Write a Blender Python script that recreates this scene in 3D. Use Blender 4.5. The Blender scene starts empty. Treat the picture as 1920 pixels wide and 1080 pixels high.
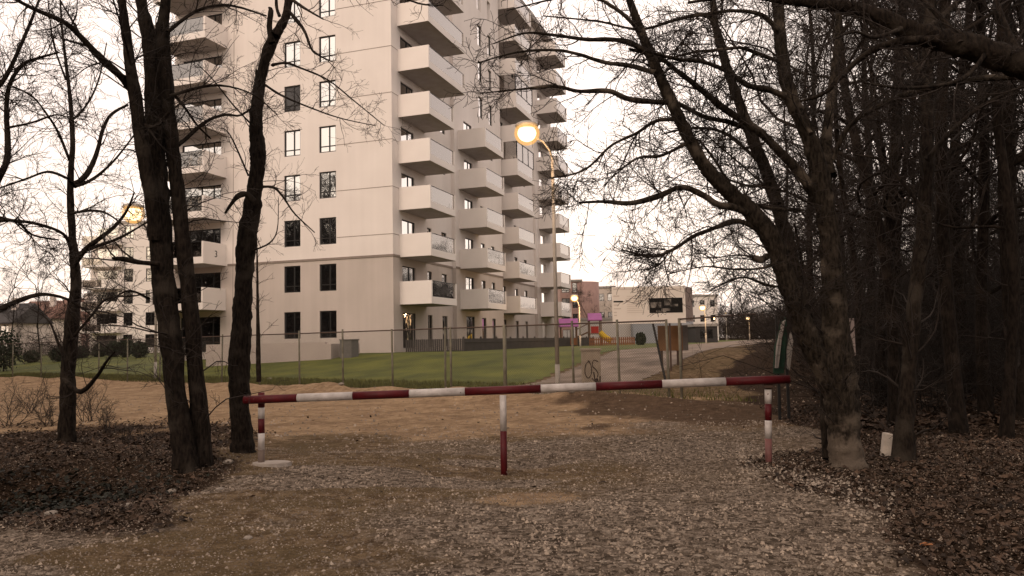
import bpy, math, random
import numpy as np
from mathutils import Vector, Matrix
random.seed(7)
RNG = np.random.default_rng(11)
sc = bpy.context.scene
col = sc.collection
R_ = math.radians
# ------------------------------------------------------------------ camera
F_PX, CX, CY = 1450.0, 960.0, 540.0
CAM_H, PITCH, ROLL = 1.6, math.atan(100/1450.0), 0.020
cF = np.array([0, math.cos(PITCH), math.sin(PITCH)])
u0 = np.array([0, -math.sin(PITCH), math.cos(PITCH)]); r0 = np.array([1., 0, 0])
cR = math.cos(ROLL)*r0 - math.sin(ROLL)*u0
cU = math.sin(ROLL)*r0 + math.cos(ROLL)*u0
cam_d = bpy.data.cameras.new('camera'); cam = bpy.data.objects.new('camera', cam_d); col.objects.link(cam)
M = Matrix(((cR[0], cU[0], -cF[0]), (cR[1], cU[1], -cF[1]), (cR[2], cU[2], -cF[2]))).to_4x4()
M.translation = (0, 0, CAM_H); cam.matrix_world = M
cam_d.sensor_width = 36; cam_d.lens = 36*F_PX/1920; cam_d.clip_start = .1; cam_d.clip_end = 3000
sc.camera = cam
# ------------------------------------------------------------------ world, sun, exposure
SUN_EL, SUN_AZ = R_(30), R_(208)     # azimuth measured from +Y towards +X (behind the camera, to the left)
w = bpy.data.worlds.new("World"); sc.world = w; w.use_nodes = True
nt = w.node_tree; nt.nodes.clear()
out = nt.nodes.new('ShaderNodeOutputWorld'); addn = nt.nodes.new('ShaderNodeAddShader')
sky = nt.nodes.new('ShaderNodeTexSky'); sky.sky_type = 'NISHITA'; sky.sun_disc = False
sky.sun_elevation = SUN_EL; sky.sun_rotation = SUN_AZ; sky.air_density = 1.5; sky.dust_density = 4
bg1 = nt.nodes.new('ShaderNodeBackground'); bg1.inputs[1].default_value = .03
nt.links.new(sky.outputs[0], bg1.inputs[0])
tc = nt.nodes.new('ShaderNodeTexCoord'); nz = nt.nodes.new('ShaderNodeTexNoise'); nz.inputs['Scale'].default_value = 2.2
nz.inputs['Detail'].default_value = 4
mp = nt.nodes.new('ShaderNodeMapping'); mp.inputs['Scale'].default_value = (1, 1, 3)
nt.links.new(tc.outputs['Generated'], mp.inputs[0]); nt.links.new(mp.outputs[0], nz.inputs['Vector'])
cr = nt.nodes.new('ShaderNodeValToRGB')
cr.color_ramp.elements[0].position = .3; cr.color_ramp.elements[0].color = (.80, .64, .555, 1)
cr.color_ramp.elements[1].position = .7; cr.color_ramp.elements[1].color = (1.0, .83, .715, 1)
nt.links.new(nz.outputs[0], cr.inputs[0])
bg2 = nt.nodes.new('ShaderNodeBackground'); bg2.inputs[1].default_value = .95
nt.links.new(cr.outputs[0], bg2.inputs[0])
# brightest towards the set sun, low behind the block
vd = nt.nodes.new('ShaderNodeVectorMath'); vd.operation = 'DOT_PRODUCT'; vd.inputs[1].default_value = (.10, .98, .13)
nt.links.new(tc.outputs['Generated'], vd.inputs[0])
mr = nt.nodes.new('ShaderNodeMapRange'); mr.inputs[1].default_value = .3; mr.inputs[2].default_value = 1.0
mr.inputs[3].default_value = 1.12; mr.inputs[4].default_value = 1.7
nt.links.new(vd.outputs['Value'], mr.inputs[0]); nt.links.new(mr.outputs[0], bg2.inputs[1])
nt.links.new(bg1.outputs[0], addn.inputs[0]); nt.links.new(bg2.outputs[0], addn.inputs[1]); nt.links.new(addn.outputs[0], out.inputs[0])
sd = bpy.data.lights.new('sun', 'SUN'); sd.energy = .95; sd.angle = R_(25); sd.color = (1, .77, .62)
so = bpy.data.objects.new('sun', sd); col.objects.link(so)
sdir = Vector((math.sin(SUN_AZ)*math.cos(SUN_EL), math.cos(SUN_AZ)*math.cos(SUN_EL), math.sin(SUN_EL)))
so.rotation_euler = sdir.to_track_quat('Z', 'Y').to_euler()
sc.view_settings.view_transform = 'Standard'; sc.view_settings.look = 'None'
sc.view_settings.exposure = 0; sc.view_settings.gamma = 1; sc.view_settings.use_curve_mapping = False
sc.render.engine = 'CYCLES'; sc.cycles.max_bounces = 5; sc.cycles.diffuse_bounces = 3; sc.cycles.transparent_max_bounces = 12

# ------------------------------------------------------------------ pixel helpers (photo pixels, 1920 x 1080)
def ray(px, py): return (px-CX)/F_PX*cR - (py-CY)/F_PX*cU + cF
def at(px, py, Y):
    r = ray(px, py); return np.array([0, 0, CAM_H]) + r*(Y/r[1])
def proj(x, y, z):
    v0, v1, v2 = x, y, z-CAM_H
    d = v0*cF[0]+v1*cF[1]+v2*cF[2]; d = np.where(d < .05, .05, d)
    a = (v0*cR[0]+v1*cR[1]+v2*cR[2])/d; b = (v0*cU[0]+v1*cU[1]+v2*cU[2])/d
    return CX+a*F_PX, CY-b*F_PX
# ------------------------------------------------------------------ noise + terrain
_lat = np.random.default_rng(3).random((256, 256))
def vnoise(x, y):
    xi = np.floor(x).astype(int); yi = np.floor(y).astype(int); fx = x-xi; fy = y-yi
    fx = fx*fx*(3-2*fx); fy = fy*fy*(3-2*fy); g = lambda a, b: _lat[a & 255, b & 255]
    return (g(xi, yi)*(1-fx)+g(xi+1, yi)*fx)*(1-fy)+(g(xi, yi+1)*(1-fx)+g(xi+1, yi+1)*fx)*fy-.5
def fbm(x, y, o=4):
    s = 0; a = 1.
    for k in range(o): s = s+a*vnoise(x*2**k+17.3*k, y*2**k+9.1*k); a *= .5
    return s
def sst(a, b, t):
    t = np.clip((t-a)/(b-a), 0, 1); return t*t*(3-2*t)
def fdist(x, y): return (x-4)*.611+(y-20)*.792     # metres beyond the fence line
def terr(x, y):
    x = np.asarray(x, float); y = np.asarray(y, float)
    z = 1.05*sst(2, 14.5, fdist(x, y))
    near = np.exp(-((y-9)/9)**2)*np.exp(-(x/14)**2)
    z = z+near*(.05*fbm(x*.6+3, y*.6, 3)+.018*fbm(x*3, y*3, 3))
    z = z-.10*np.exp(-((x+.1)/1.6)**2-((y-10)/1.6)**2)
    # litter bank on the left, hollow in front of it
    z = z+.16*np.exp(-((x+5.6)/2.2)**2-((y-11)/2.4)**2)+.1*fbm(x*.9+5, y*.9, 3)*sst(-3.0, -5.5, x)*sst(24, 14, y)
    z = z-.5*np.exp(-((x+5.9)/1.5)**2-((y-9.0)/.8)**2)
    z = z+.12*fbm(x*.8, y*.8, 3)*sst(4.5, 8, x-(y-9.5)*.31)*sst(60, 30, y)
    # low spoil ridge along the foot of the fence
    fd = fdist(x, y)
    z = z+.22*np.exp(-((fd+1.5)/.8)**2)*(1+1.2*fbm(x*.5, y*.5, 3))*sst(7, 3, x)
    return z
def tz(x, y): return float(terr(x, y))
def gnd(px, py):
    r = ray(px, py); t = 1.
    for _ in range(400):
        p = np.array([0, 0, CAM_H])+r*t
        if p[2] <= tz(p[0], p[1]): break
        t *= 1.01
    return p
# ------------------------------------------------------------------ materials
MATS = {}
def mat(name, c1, c2=None, scale=8, rough=.85, bump=0, bscale=None, metal=0, vec='Object', emit=None, spec=.3, detail=6, island=0):
    if name in MATS: return MATS[name]
    m = bpy.data.materials.new(name); m.use_nodes = True; n = m.node_tree; b = n.nodes['Principled BSDF']
    b.inputs['Roughness'].default_value = rough; b.inputs['Metallic'].default_value = metal
    b.inputs['Specular IOR Level'].default_value = spec
    t = n.nodes.new('ShaderNodeTexCoord'); x = n.nodes.new('ShaderNodeTexNoise'); x.inputs['Scale'].default_value = scale
    x.inputs['Detail'].default_value = detail; n.links.new(t.outputs[vec], x.inputs['Vector'])
    r = n.nodes.new('ShaderNodeValToRGB'); c2 = c2 or tuple(v*.8 for v in c1)
    r.color_ramp.elements[0].position = .32; r.color_ramp.elements[0].color = (*c1, 1)
    r.color_ramp.elements[1].position = .68; r.color_ramp.elements[1].color = (*c2, 1)
    n.links.new(x.outputs[0], r.inputs[0]); src = r.outputs[0]
    if island:
        g = n.nodes.new('ShaderNodeNewGeometry'); h = n.nodes.new('ShaderNodeHueSaturation'); k = n.nodes.new('ShaderNodeMapRange')
        k.inputs[3].default_value = 1-island; k.inputs[4].default_value = 1+island
        n.links.new(g.outputs['Random Per Island'], k.inputs[0]); n.links.new(k.outputs[0], h.inputs['Value'])
        n.links.new(src, h.inputs['Color']); src = h.outputs[0]
    n.links.new(src, b.inputs['Base Color'])
    if bump:
        y = n.nodes.new('ShaderNodeTexNoise'); y.inputs['Scale'].default_value = bscale or scale*3; y.inputs['Detail'].default_value = 8
        n.links.new(t.outputs[vec], y.inputs['Vector']); u = n.nodes.new('ShaderNodeBump'); u.inputs['Strength'].default_value = 1
        u.inputs['Distance'].default_value = bump; n.links.new(y.outputs[0], u.inputs['Height']); n.links.new(u.outputs[0], b.inputs['Normal'])
    if emit:
        b.inputs['Emission Color'].default_value = (*emit[:3], 1); b.inputs['Emission Strength'].default_value = emit[3]
    MATS[name] = m; return m
def bark_mat(name, c1, c2, c3, base_h=None):
    m = bpy.data.materials.new(name); m.use_nodes = True; n = m.node_tree; b = n.nodes['Principled BSDF']
    b.inputs['Roughness'].default_value = .95; b.inputs['Specular IOR Level'].default_value = .1
    t = n.nodes.new('ShaderNodeTexCoord'); mpn = n.nodes.new('ShaderNodeMapping'); mpn.inputs['Scale'].default_value = (1, 1, .3)
    n.links.new(t.outputs['Object'], mpn.inputs[0])
    a = n.nodes.new('ShaderNodeTexNoise'); a.inputs['Scale'].default_value = 34; a.inputs['Detail'].default_value = 8; n.links.new(mpn.outputs[0], a.inputs['Vector'])
    p = n.nodes.new('ShaderNodeTexNoise'); p.inputs['Scale'].default_value = 3.2; p.inputs['Detail'].default_value = 5; n.links.new(t.outputs['Object'], p.inputs['Vector'])
    r = n.nodes.new('ShaderNodeValToRGB'); r.color_ramp.elements[0].position = .35; r.color_ramp.elements[0].color = (*c1, 1)
    r.color_ramp.elements[1].position = .65; r.color_ramp.elements[1].color = (*c2, 1); n.links.new(a.outputs[0], r.inputs[0])
    q = n.nodes.new('ShaderNodeValToRGB'); q.color_ramp.elements[0].position = .52; q.color_ramp.elements[1].position = .66; n.links.new(p.outputs[0], q.inputs[0])
    mx = n.nodes.new('ShaderNodeMix'); mx.data_type = 'RGBA'; n.links.new(q.outputs[0], mx.inputs[0]); n.links.new(r.outputs[0], mx.inputs[6]); mx.inputs[7].default_value = (*c3, 1)
    n.links.new(mx.outputs[2], b.inputs['Base Color'])
    u = n.nodes.new('ShaderNodeBump'); u.inputs['Strength'].default_value = .9; u.inputs['Distance'].default_value = .03
    n.links.new(a.outputs[0], u.inputs['Height']); n.links.new(u.outputs[0], b.inputs['Normal']); return m
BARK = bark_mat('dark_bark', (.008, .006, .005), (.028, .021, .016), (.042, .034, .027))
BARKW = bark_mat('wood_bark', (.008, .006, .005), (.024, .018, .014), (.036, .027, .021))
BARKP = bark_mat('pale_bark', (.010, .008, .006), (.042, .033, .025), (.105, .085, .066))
def pale_foot(m, h, c):      # weathered pale bark on the lowest part of the stem
    n = m.node_tree; b = n.nodes['Principled BSDF']; src = b.inputs['Base Color'].links[0].from_socket; t = n.nodes.new('ShaderNodeTexCoord'); sp = n.nodes.new('ShaderNodeSeparateXYZ'); n.links.new(t.outputs['Object'], sp.inputs[0])
    x = n.nodes.new('ShaderNodeTexNoise'); x.inputs['Scale'].default_value = 7; x.inputs['Detail'].default_value = 6; n.links.new(t.outputs['Object'], x.inputs['Vector'])
    ma = n.nodes.new('ShaderNodeMath'); ma.operation = 'MULTIPLY_ADD'; n.links.new(x.outputs[0], ma.inputs[0]); ma.inputs[1].default_value = 1.3; ma.inputs[2].default_value = -.65
    ad = n.nodes.new('ShaderNodeMath'); ad.operation = 'ADD'; n.links.new(sp.outputs[2], ad.inputs[0]); n.links.new(ma.outputs[0], ad.inputs[1])
    q = n.nodes.new('ShaderNodeMapRange'); q.inputs[1].default_value = h-.08; q.inputs[2].default_value = h+.10; q.inputs[3].default_value = .85; q.inputs[4].default_value = 0; n.links.new(ad.outputs[0], q.inputs[0])
    mx = n.nodes.new('ShaderNodeMix'); mx.data_type = 'RGBA'; n.links.new(q.outputs[0], mx.inputs[0]); n.links.new(src, mx.inputs[6]); mx.inputs[7].default_value = (*c, 1); n.links.new(mx.outputs[2], b.inputs['Base Color'])
pale_foot(BARKP, .42, (.135, .108, .085))
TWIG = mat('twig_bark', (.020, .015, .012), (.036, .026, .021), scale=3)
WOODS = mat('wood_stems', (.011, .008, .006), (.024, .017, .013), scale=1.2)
# ------------------------------------------------------------------ object helpers
def tag(o, label=None, cat=None, group=None, kind=None):
    for k, v in (('label', label), ('category', cat), ('group', group), ('kind', kind)):
        if v: o[k] = v
    return o
def empty(name, loc, rz=0):
    o = bpy.data.objects.new(name, None); o.empty_display_size = .2; col.objects.link(o); o.location = loc; o.rotation_euler = (0, 0, rz); return o
def link_mesh(name, V, Fq, m, parent=None, smooth=False):
    me = bpy.data.meshes.new(name)
    if isinstance(Fq, np.ndarray):
        V = np.asarray(V, np.float32); k = Fq.shape[1]
        me.vertices.add(len(V)); me.vertices.foreach_set('co', V.ravel())
        me.loops.add(Fq.size); me.loops.foreach_set('vertex_index', Fq.astype(np.int32).ravel())
        me.polygons.add(len(Fq)); me.polygons.foreach_set('loop_start', np.arange(0, Fq.size, k, dtype=np.int32))
        me.update(calc_edges=True)
    else:
        me.from_pydata([tuple(v) for v in V], [], Fq)
    if smooth: me.polygons.foreach_set('use_smooth', np.ones(len(me.polygons), bool))
    for x in (m if isinstance(m, (list, tuple)) else [m]): me.materials.append(x)
    o = bpy.data.objects.new(name, me); col.objects.link(o)
    if parent: o.parent = parent
    return o
def copy_tree(o, parent=None):
    c = o.copy(); col.objects.link(c); c.parent = parent
    for ch in list(o.children): copy_tree(ch, c)
    return c
class MB:
    def __init__(s): s.V = []; s.F = []
    def quad(s, a, b, c, d):
        n = len(s.V); s.V += [a, b, c, d]; s.F.append((n, n+1, n+2, n+3))
    def box(s, x0, x1, y0, y1, z0, z1, T=None, bev=0):
        n = len(s.V)
        P = [(x0,y0,z0),(x1,y0,z0),(x1,y1,z0),(x0,y1,z0),(x0,y0,z1),(x1,y0,z1),(x1,y1,z1),(x0,y1,z1)]
        if T is not None: P = [tuple(T @ Vector(p)) for p in P]
        s.V += P
        s.F += [(n,n+3,n+2,n+1),(n+4,n+5,n+6,n+7),(n,n+1,n+5,n+4),(n+1,n+2,n+6,n+5),(n+2,n+3,n+7,n+6),(n+3,n,n+4,n+7)]
        return s
    def tube(s, pts, r, k=8, cap=True):
        pts = [Vector([float(c) for c in p]) for p in pts]; rs = [float(q) for q in (r if isinstance(r, (list, tuple)) else [r]*len(pts))]; n0 = len(s.V); m = len(pts)
        for i, p in enumerate(pts):
            t = (pts[min(i+1, m-1)]-pts[max(i-1, 0)]).normalized()
            ref = Vector((0, 0, 1)) if abs(t.z) < .9 else Vector((1, 0, 0)); u = t.cross(ref).normalized(); v = t.cross(u)
            for j in range(k):
                a = 2*math.pi*j/k; s.V.append(tuple(p+rs[i]*(math.cos(a)*u+math.sin(a)*v)))
        for i in range(m-1):
            for j in range(k):
                a = n0+i*k+j; b = n0+i*k+(j+1) % k; s.F.append((a, a+k, b+k, b))
        if cap: s.F.append(tuple(n0+j for j in range(k))); s.F.append(tuple(n0+(m-1)*k+k-1-j for j in range(k)))
        return s
    def sphere(s, c, r, nu=14, nv=8, sz=1):
        n0 = len(s.V)
        for i in range(nv+1):
            th = math.pi*i/nv
            for j in range(nu):
                ph = 2*math.pi*j/nu; s.V.append((c[0]+r*math.sin(th)*math.cos(ph), c[1]+r*math.sin(th)*math.sin(ph), c[2]+r*sz*math.cos(th)))
        for i in range(nv):
            for j in range(nu):
                a = n0+i*nu+j; b = n0+i*nu+(j+1) % nu; s.F.append((a, a+nu, b+nu, b))
        return s
    def build(s, name, m, parent=None, smooth=False, bevel=0):
        o = link_mesh(name, s.V, s.F, m, parent, smooth)
        if bevel:
            b = o.modifiers.new('bevel', 'BEVEL'); b.width = bevel; b.segments = 2; b.limit_method = 'ANGLE'
        return o
# ------------------------------------------------------------------ batched tubes for trees
class Tubes:
    def __init__(s): s.items = {}
    def add(s, P, R, n):             # P [N,m,3]  R [N,m]
        if len(P): s.items.setdefault((P.shape[1], n), []).append((P, R))
    rough = 0
    def build(s):
        VV = []; FF = []; off = 0
        for (m, n), L in s.items.items():
            P = np.concatenate([a for a, _ in L]); R = np.concatenate([b for _, b in L]); N = len(P)
            T = np.gradient(P, axis=1); T /= np.linalg.norm(T, axis=2, keepdims=True)+1e-9
            ref = np.zeros((N, 1, 3)); mt = np.abs(T.mean(1)); ref[np.arange(N), 0, np.argmin(mt, axis=1)] = 1
            U = np.cross(T, ref); U /= np.linalg.norm(U, axis=2, keepdims=True)+1e-9; W = np.cross(T, U)
            a = 2*np.pi*np.arange(n)/n
            RR = np.repeat(R[:, :, None], n, 2)
            if s.rough:
                j = np.arange(n)[None, None, :]; i = np.arange(m)[None, :, None]; q = np.arange(N)[:, None, None]*13.7
                ph = np.minimum(j, n-j)
                RR = RR*(1+s.rough*(1.6*vnoise(ph*.75+q, i*.55+q+0*j)+.9*vnoise(ph*1.9+q+50, i*1.3+q+0*j)))
                if N == 1: RR = RR*(1+.22*np.exp(-i/3.0)*np.cos(5*a[None, None, :]+1.))
            V = P[:, :, None, :]+RR[:, :, :, None]*(np.cos(a)[None, None, :, None]*U[:, :, None, :]+np.sin(a)[None, None, :, None]*W[:, :, None, :])
            idx = np.arange(N*m*n).reshape(N, m, n); A = idx[:, :-1, :]; B = np.roll(A, -1, 2); C = idx[:, 1:, :]; D = np.roll(C, -1, 2)
            FF.append(np.stack([A, C, D, B], -1).reshape(-1, 4)+off); VV.append(V.reshape(-1, 3)); off += N*m*n
        return np.concatenate(VV), np.concatenate(FF)
    def obj(s, name, m, parent=None):
        V, Fq = s.build(); return link_mesh(name, V, Fq, m, parent, True)
def nrm(v): return v/(np.linalg.norm(v, axis=-1, keepdims=True)+1e-9)
def spawn(P, R, k, L, m=5, ang=(35, 70), up=.15, rfac=.55, rmax=1., rtip=.003, t0=.15, wob=.22, rng=RNG, taper=.55, fall=0.):
    """children along parents; k per parent (or array), L=(lo,hi) metres"""
    N, mp_, _ = P.shape
    pid = np.repeat(np.arange(N), k); n = len(pid)
    if n == 0: return np.zeros((0, m, 3)), np.zeros((0, m))
    t = t0+(1-t0)*rng.random(n)**.9; f = t*(mp_-1)*.999; i = f.astype(int); fr = (f-i)[:, None]
    p = P[pid, i]*(1-fr)+P[pid, i+1]*fr; r = R[pid, i]*(1-fr[:, 0])+R[pid, i+1]*fr[:, 0]
    tan = nrm(P[pid, i+1]-P[pid, i]); q = nrm(np.cross(tan, rng.normal(size=(n, 3))))
    a = np.radians(rng.uniform(ang[0], ang[1], n))[:, None]; d = nrm(np.cos(a)*tan+np.sin(a)*q+np.array([0, 0, up]))
    ln = rng.uniform(L[0], L[1], n)*(1-taper*t)
    out = np.zeros((n, m, 3)); out[:, 0] = p; cur = d
    bend = rng.normal(size=(n, 3))*wob*.5
    for j in range(1, m):
        cur = nrm(cur+rng.normal(size=(n, 3))*wob+bend+np.array([0, 0, up*.25-fall])); out[:, j] = out[:, j-1]+cur*(ln/(m-1))[:, None]
    rr = np.minimum(r*rfac, rmax)*rng.uniform(.6, 1., n); rr = np.maximum(rr, rtip*1.05)
    s_ = np.linspace(0, 1, m)[None, :]; RR = rr[:, None]*(1-s_)+rtip*s_
    return out, RR
def smooth_path(pts, n):
    pts = np.asarray(pts, float); m = len(pts); t = np.linspace(0, m-1, n); out = np.zeros((n, pts.shape[1]))
    for q, tt in enumerate(t):
        i = min(int(tt), m-2); f = tt-i; p0 = pts[max(i-1, 0)]; p1 = pts[i]; p2 = pts[i+1]; p3 = pts[min(i+2, m-1)]
        out[q] = .5*((2*p1)+(-p0+p2)*f+(2*p0-5*p1+4*p2-p3)*f*f+(-p0+3*p1-3*p2+p3)*f**3)
    return out
def traced(pl, D, n=None, dd=0., wob=.0):
    """pl: [(px,py,width_px)] at depth D, depth changes by dd metres to the tip"""
    m = len(pl); P = []
    for i, (x, y, w_) in enumerate(pl):
        Y = D+dd*i/(m-1); q = at(x, y, Y); P.append([*q, max(w_, .9)*.5*Y/F_PX])
    n = n or m*5; S = smooth_path(P, n); S[:, :3] += RNG.normal(size=(n, 3))*wob
    return S[None, :, :3], np.maximum(S[None, :, 3], .003)

# ================================================================== GROUND
def axis(lim, n, a):
    s = np.linspace(-1, 1, n); return lim*np.sinh(a*s)/np.sinh(a)
gx = axis(500, 520, 8.2); gy = 9+axis(520, 520, 8.0)
GX, GY = np.meshgrid(gx, gy, indexing='ij'); GZ = terr(GX, GY)
V = np.stack([GX, GY, GZ], -1).reshape(-1, 3); n1 = len(gy); I = np.arange(len(V)).reshape(len(gx), n1)
Fq = np.stack([I[:-1, :-1], I[1:, :-1], I[1:, 1:], I[:-1, 1:]], -1).reshape(-1, 4)
def masks(x, y):
    px, py = proj(x, y, terr(x, y)); n = fbm(x*.7, y*.7, 4); n2 = fbm(x*.35+40, y*.35, 3)
    front = y > 1.5
    # leaf litter: forest floor right of the track, bank left
    e = (x-(3.35+(y-9.5)*.315))+1.4*n-.35*sst(9, 5, y)
    e = np.where(y < 9.5, x-(3.35-(9.5-y)*.16)+1.0*n, e)
    e = e+1.3*sst(18, 26, y); lr = sst(-.3, .5, e)
    el = -(x+3.35)-(y-9.5)*.35*np.where(y > 9.5, 1, .05)+1.1*n+.2
    ll = sst(-.2, .6, el)*sst(17.5, 14, y+n*3)*sst(6.9, 8.3, y+(x+4.6)*.35+1.6*n)
    litter = np.maximum(lr, ll)
    red = .85*sst(-.6, .8, x-(1.9-(y-15)*.15)+2.4*n)*sst(12.5, 15, y+2*n)*sst(21, 19, y)*(1-.0*lr)
    sand = sst(11.5, 15, y+2.0*n-np.abs(x)*.12)*sst(3.5, .5, fdist(x, y)+2*n)
    grav = sst(-3.4, 1.2, x+4.5*n+2.2*fbm(x*.25+7,y*.9,2)+(9-y)*.10)*sst(17.5, 11, y+4*n)*(.78+.6*n2)
    grav = np.maximum(grav, .75*sst(.02, .3, fbm(x*.45+31, y*1.3, 4))*sst(15, 10, y))
    pt = np.exp(-(((x-.13)/.55)**2+((y-8.1)/.45)**2)**2); sand = np.maximum(sand, pt); grav = grav*(1-pt)
    return litter, sand, grav, red
lt, sn, gr, rd = [a.ravel() for a in masks(GX, GY)]
go = link_mesh('ground', V, Fq, [], None, True)
ca = go.data.color_attributes.new('zones', 'FLOAT_COLOR', 'POINT')
ca.data.foreach_set('color', np.stack([lt, sn, gr, rd], -1).astype(np.float32).ravel())
def ground_mat():
    m = bpy.data.materials.new('earth'); m.use_nodes = True; n = m.node_tree; L = n.links; b = n.nodes['Principled BSDF']
    b.inputs['Roughness'].default_value = 1; b.inputs['Specular IOR Level'].default_value = .05
    t = n.nodes.new('ShaderNodeTexCoord')
    def noise(s, d=8, sc=None):
        x = n.nodes.new('ShaderNodeTexNoise'); x.inputs['Scale'].default_value = s; x.inputs['Detail'].default_value = d; x.inputs['Roughness'].default_value = .65
        L.new(t.outputs['Object'], x.inputs['Vector']); return x.outputs[0]
    def ramp(f, p, c):
        r = n.nodes.new('ShaderNodeValToRGB'); r.color_ramp.elements[0].position = p[0]; r.color_ramp.elements[0].color = (*c[0], 1)
        r.color_ramp.elements[-1].position = p[-1]; r.color_ramp.elements[-1].color = (*c[-1], 1)
        for k in range(1, len(p)-1): e = r.color_ramp.elements.new(p[k]); e.color = (*c[k], 1)
        L.new(f, r.inputs[0]); return r.outputs[0]
    def mix(f, a, c):
        x = n.nodes.new('ShaderNodeMix'); x.data_type = 'RGBA'; L.new(f, x.inputs[0]); L.new(a, x.inputs[6]); L.new(c, x.inputs[7]); return x.outputs[2]
    at_ = n.nodes.new('ShaderNodeAttribute'); at_.attribute_name = 'zones'; sp = n.nodes.new('ShaderNodeSeparateColor'); L.new(at_.outputs['Color'], sp.inputs[0])
    nb = noise(1.1); nm = noise(5); nf = noise(40, 10)
    dirt = ramp(nm, (0.336, 0.485, 0.558), ((0.089, 0.058, 0.033), (0.147, 0.100, 0.059), (0.242, 0.173, 0.107)))
    dirt = mix(ramp(nb, (.42, .62), ((0,)*3, (1,)*3)), dirt, ramp(nf, (.3, .7), ((0.100, 0.070, 0.037), (0.200, 0.144, 0.082))))
    sand = mix(ramp(nb, (.4, .64), ((0,)*3, (1,)*3)), ramp(nm, (0.315, 0.495, 0.661), ((0.263, 0.178, 0.105), (0.389, 0.272, 0.166), (0.525, 0.376, 0.239))), ramp(nm, (.3, .7), ((0.189, 0.124, 0.075), (0.326, 0.223, 0.140))))
    vo = n.nodes.new('ShaderNodeTexVoronoi'); vo.inputs['Scale'].default_value = 21; L.new(t.outputs['Object'], vo.inputs['Vector'])
    vs = n.nodes.new('ShaderNodeSeparateColor'); L.new(vo.outputs['Color'], vs.inputs[0])
    grav = ramp(vs.outputs[0], (0, .45, .8, 1), ((.065, .049, .036), (.15, .116, .088), (.26, .206, .162), (.43, .355, .285)))
    lit = ramp(nf, (.3, .5, .7), ((.018, .012, .008), (.045, .029, .019), (.09, .058, .038)))
    red = ramp(nm, (.3, .7), ((.07, .046, .029), (.16, .106, .070)))
    def soft(o):   # zone edge broken up by noise
        ma = n.nodes.new('ShaderNodeMath'); ma.operation = 'MULTIPLY_ADD'; L.new(nf, ma.inputs[0]); ma.inputs[1].default_value = .9; ma.inputs[2].default_value = -.45
        ad = n.nodes.new('ShaderNodeMath'); ad.operation = 'ADD'; ad.use_clamp = True; L.new(ma.outputs[0], ad.inputs[0]); L.new(o, ad.inputs[1])
        return ramp(ad.outputs[0], (.3, .7), ((0,)*3, (1,)*3))
    c = mix(soft(sp.outputs[1]), dirt, sand); c = mix(soft(sp.outputs[2]), c, grav); c = mix(soft(at_.outputs['Alpha']), c, red); c = mix(soft(sp.outputs[0]), c, lit)
    L.new(c, b.inputs['Base Color'])
    u = n.nodes.new('ShaderNodeBump'); u.inputs['Distance'].default_value = .05; u.inputs['Strength'].default_value = 1; L.new(nf, u.inputs['Height'])
    u2 = n.nodes.new('ShaderNodeBump'); u2.inputs['Distance'].default_value = .03; L.new(vo.outputs['Distance'], u2.inputs['Height']); u2.invert = True; L.new(u.outputs[0], u2.inputs['Normal'])
    L.new(u2.outputs[0], b.inputs['Normal']); return m
go.data.materials.append(ground_mat()); tag(go, kind='structure')

def sheet(name, poly_fn, xr, yr, step, m, lift):
    xs = np.arange(*xr, step); ys = np.arange(*yr, step); A, B = np.meshgrid(xs, ys, indexing='ij')
    keep = poly_fn(A, B); I = np.arange(A.size).reshape(A.shape)
    kc = keep[:-1, :-1] & keep[1:, :-1] & keep[1:, 1:] & keep[:-1, 1:]
    Fq = np.stack([I[:-1, :-1], I[1:, :-1], I[1:, 1:], I[:-1, 1:]], -1)[kc]
    V = np.stack([A, B, terr(A, B)+lift], -1).reshape(-1, 3); us = np.unique(Fq); mp2 = np.zeros(len(V), int); mp2[us] = np.arange(len(us))
    return tag(link_mesh(name, V[us], mp2[Fq], m, None, True), kind='structure')
LAWN = mat('lawn_grass', (.047, .061, .008), (.128, .135, .019), scale=.5, bump=.06, bscale=14, vec='Object', detail=10)
ROADM = mat('road_gravel', (.115, .085, .062), (.27, .21, .165), scale=.9, bump=.06, bscale=7, detail=10)
def road_e(x, y):                      # signed distance from the road centre line (runs to the vanishing point, bends left along the fence)
    cx_ = np.interp(y, [18, 24, 28, 33, 40, 50, 65, 80, 170], [-5, 0.2, 3.2, 5.8, 8.5, 12.3, 18.2, 24.2, 59])
    return x-cx_
def is_road(x, y):
    e = road_e(x, y)+.35*fbm(x*.5, y*.5, 3); wdt = 2.2+.02*(y-20)
    main = (np.abs(e) < wdt) & (y > 19.5) & (y < 170) & (fdist(x, y) > .2)
    fd = fdist(x, y)+.6*fbm(x*.4+9, y*.4, 3)
    side = (fd > .2) & (fd < 2.6*sst(-9, 2, x)+.01) & (x > -9) & (x < 2.5)
    return main | side
def is_lawn(x, y):
    e = road_e(x, y)+.35*fbm(x*.5, y*.5, 3); wdt = 2.2+.02*(y-20); fd = fdist(x, y)+.6*fbm(x*.4+9, y*.4, 3)
    return (fd > 1.0) & (fd > 2.6*sst(-9, 2, x)) & (e < -wdt) & (y < 140) & (x > -70)
sheet('lawn', is_lawn, (-70, 40), (18, 140), .3, LAWN, .012)
sheet('gravel_road', is_road, (-9, 62), (19, 170), .2, ROADM, .02)

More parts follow.
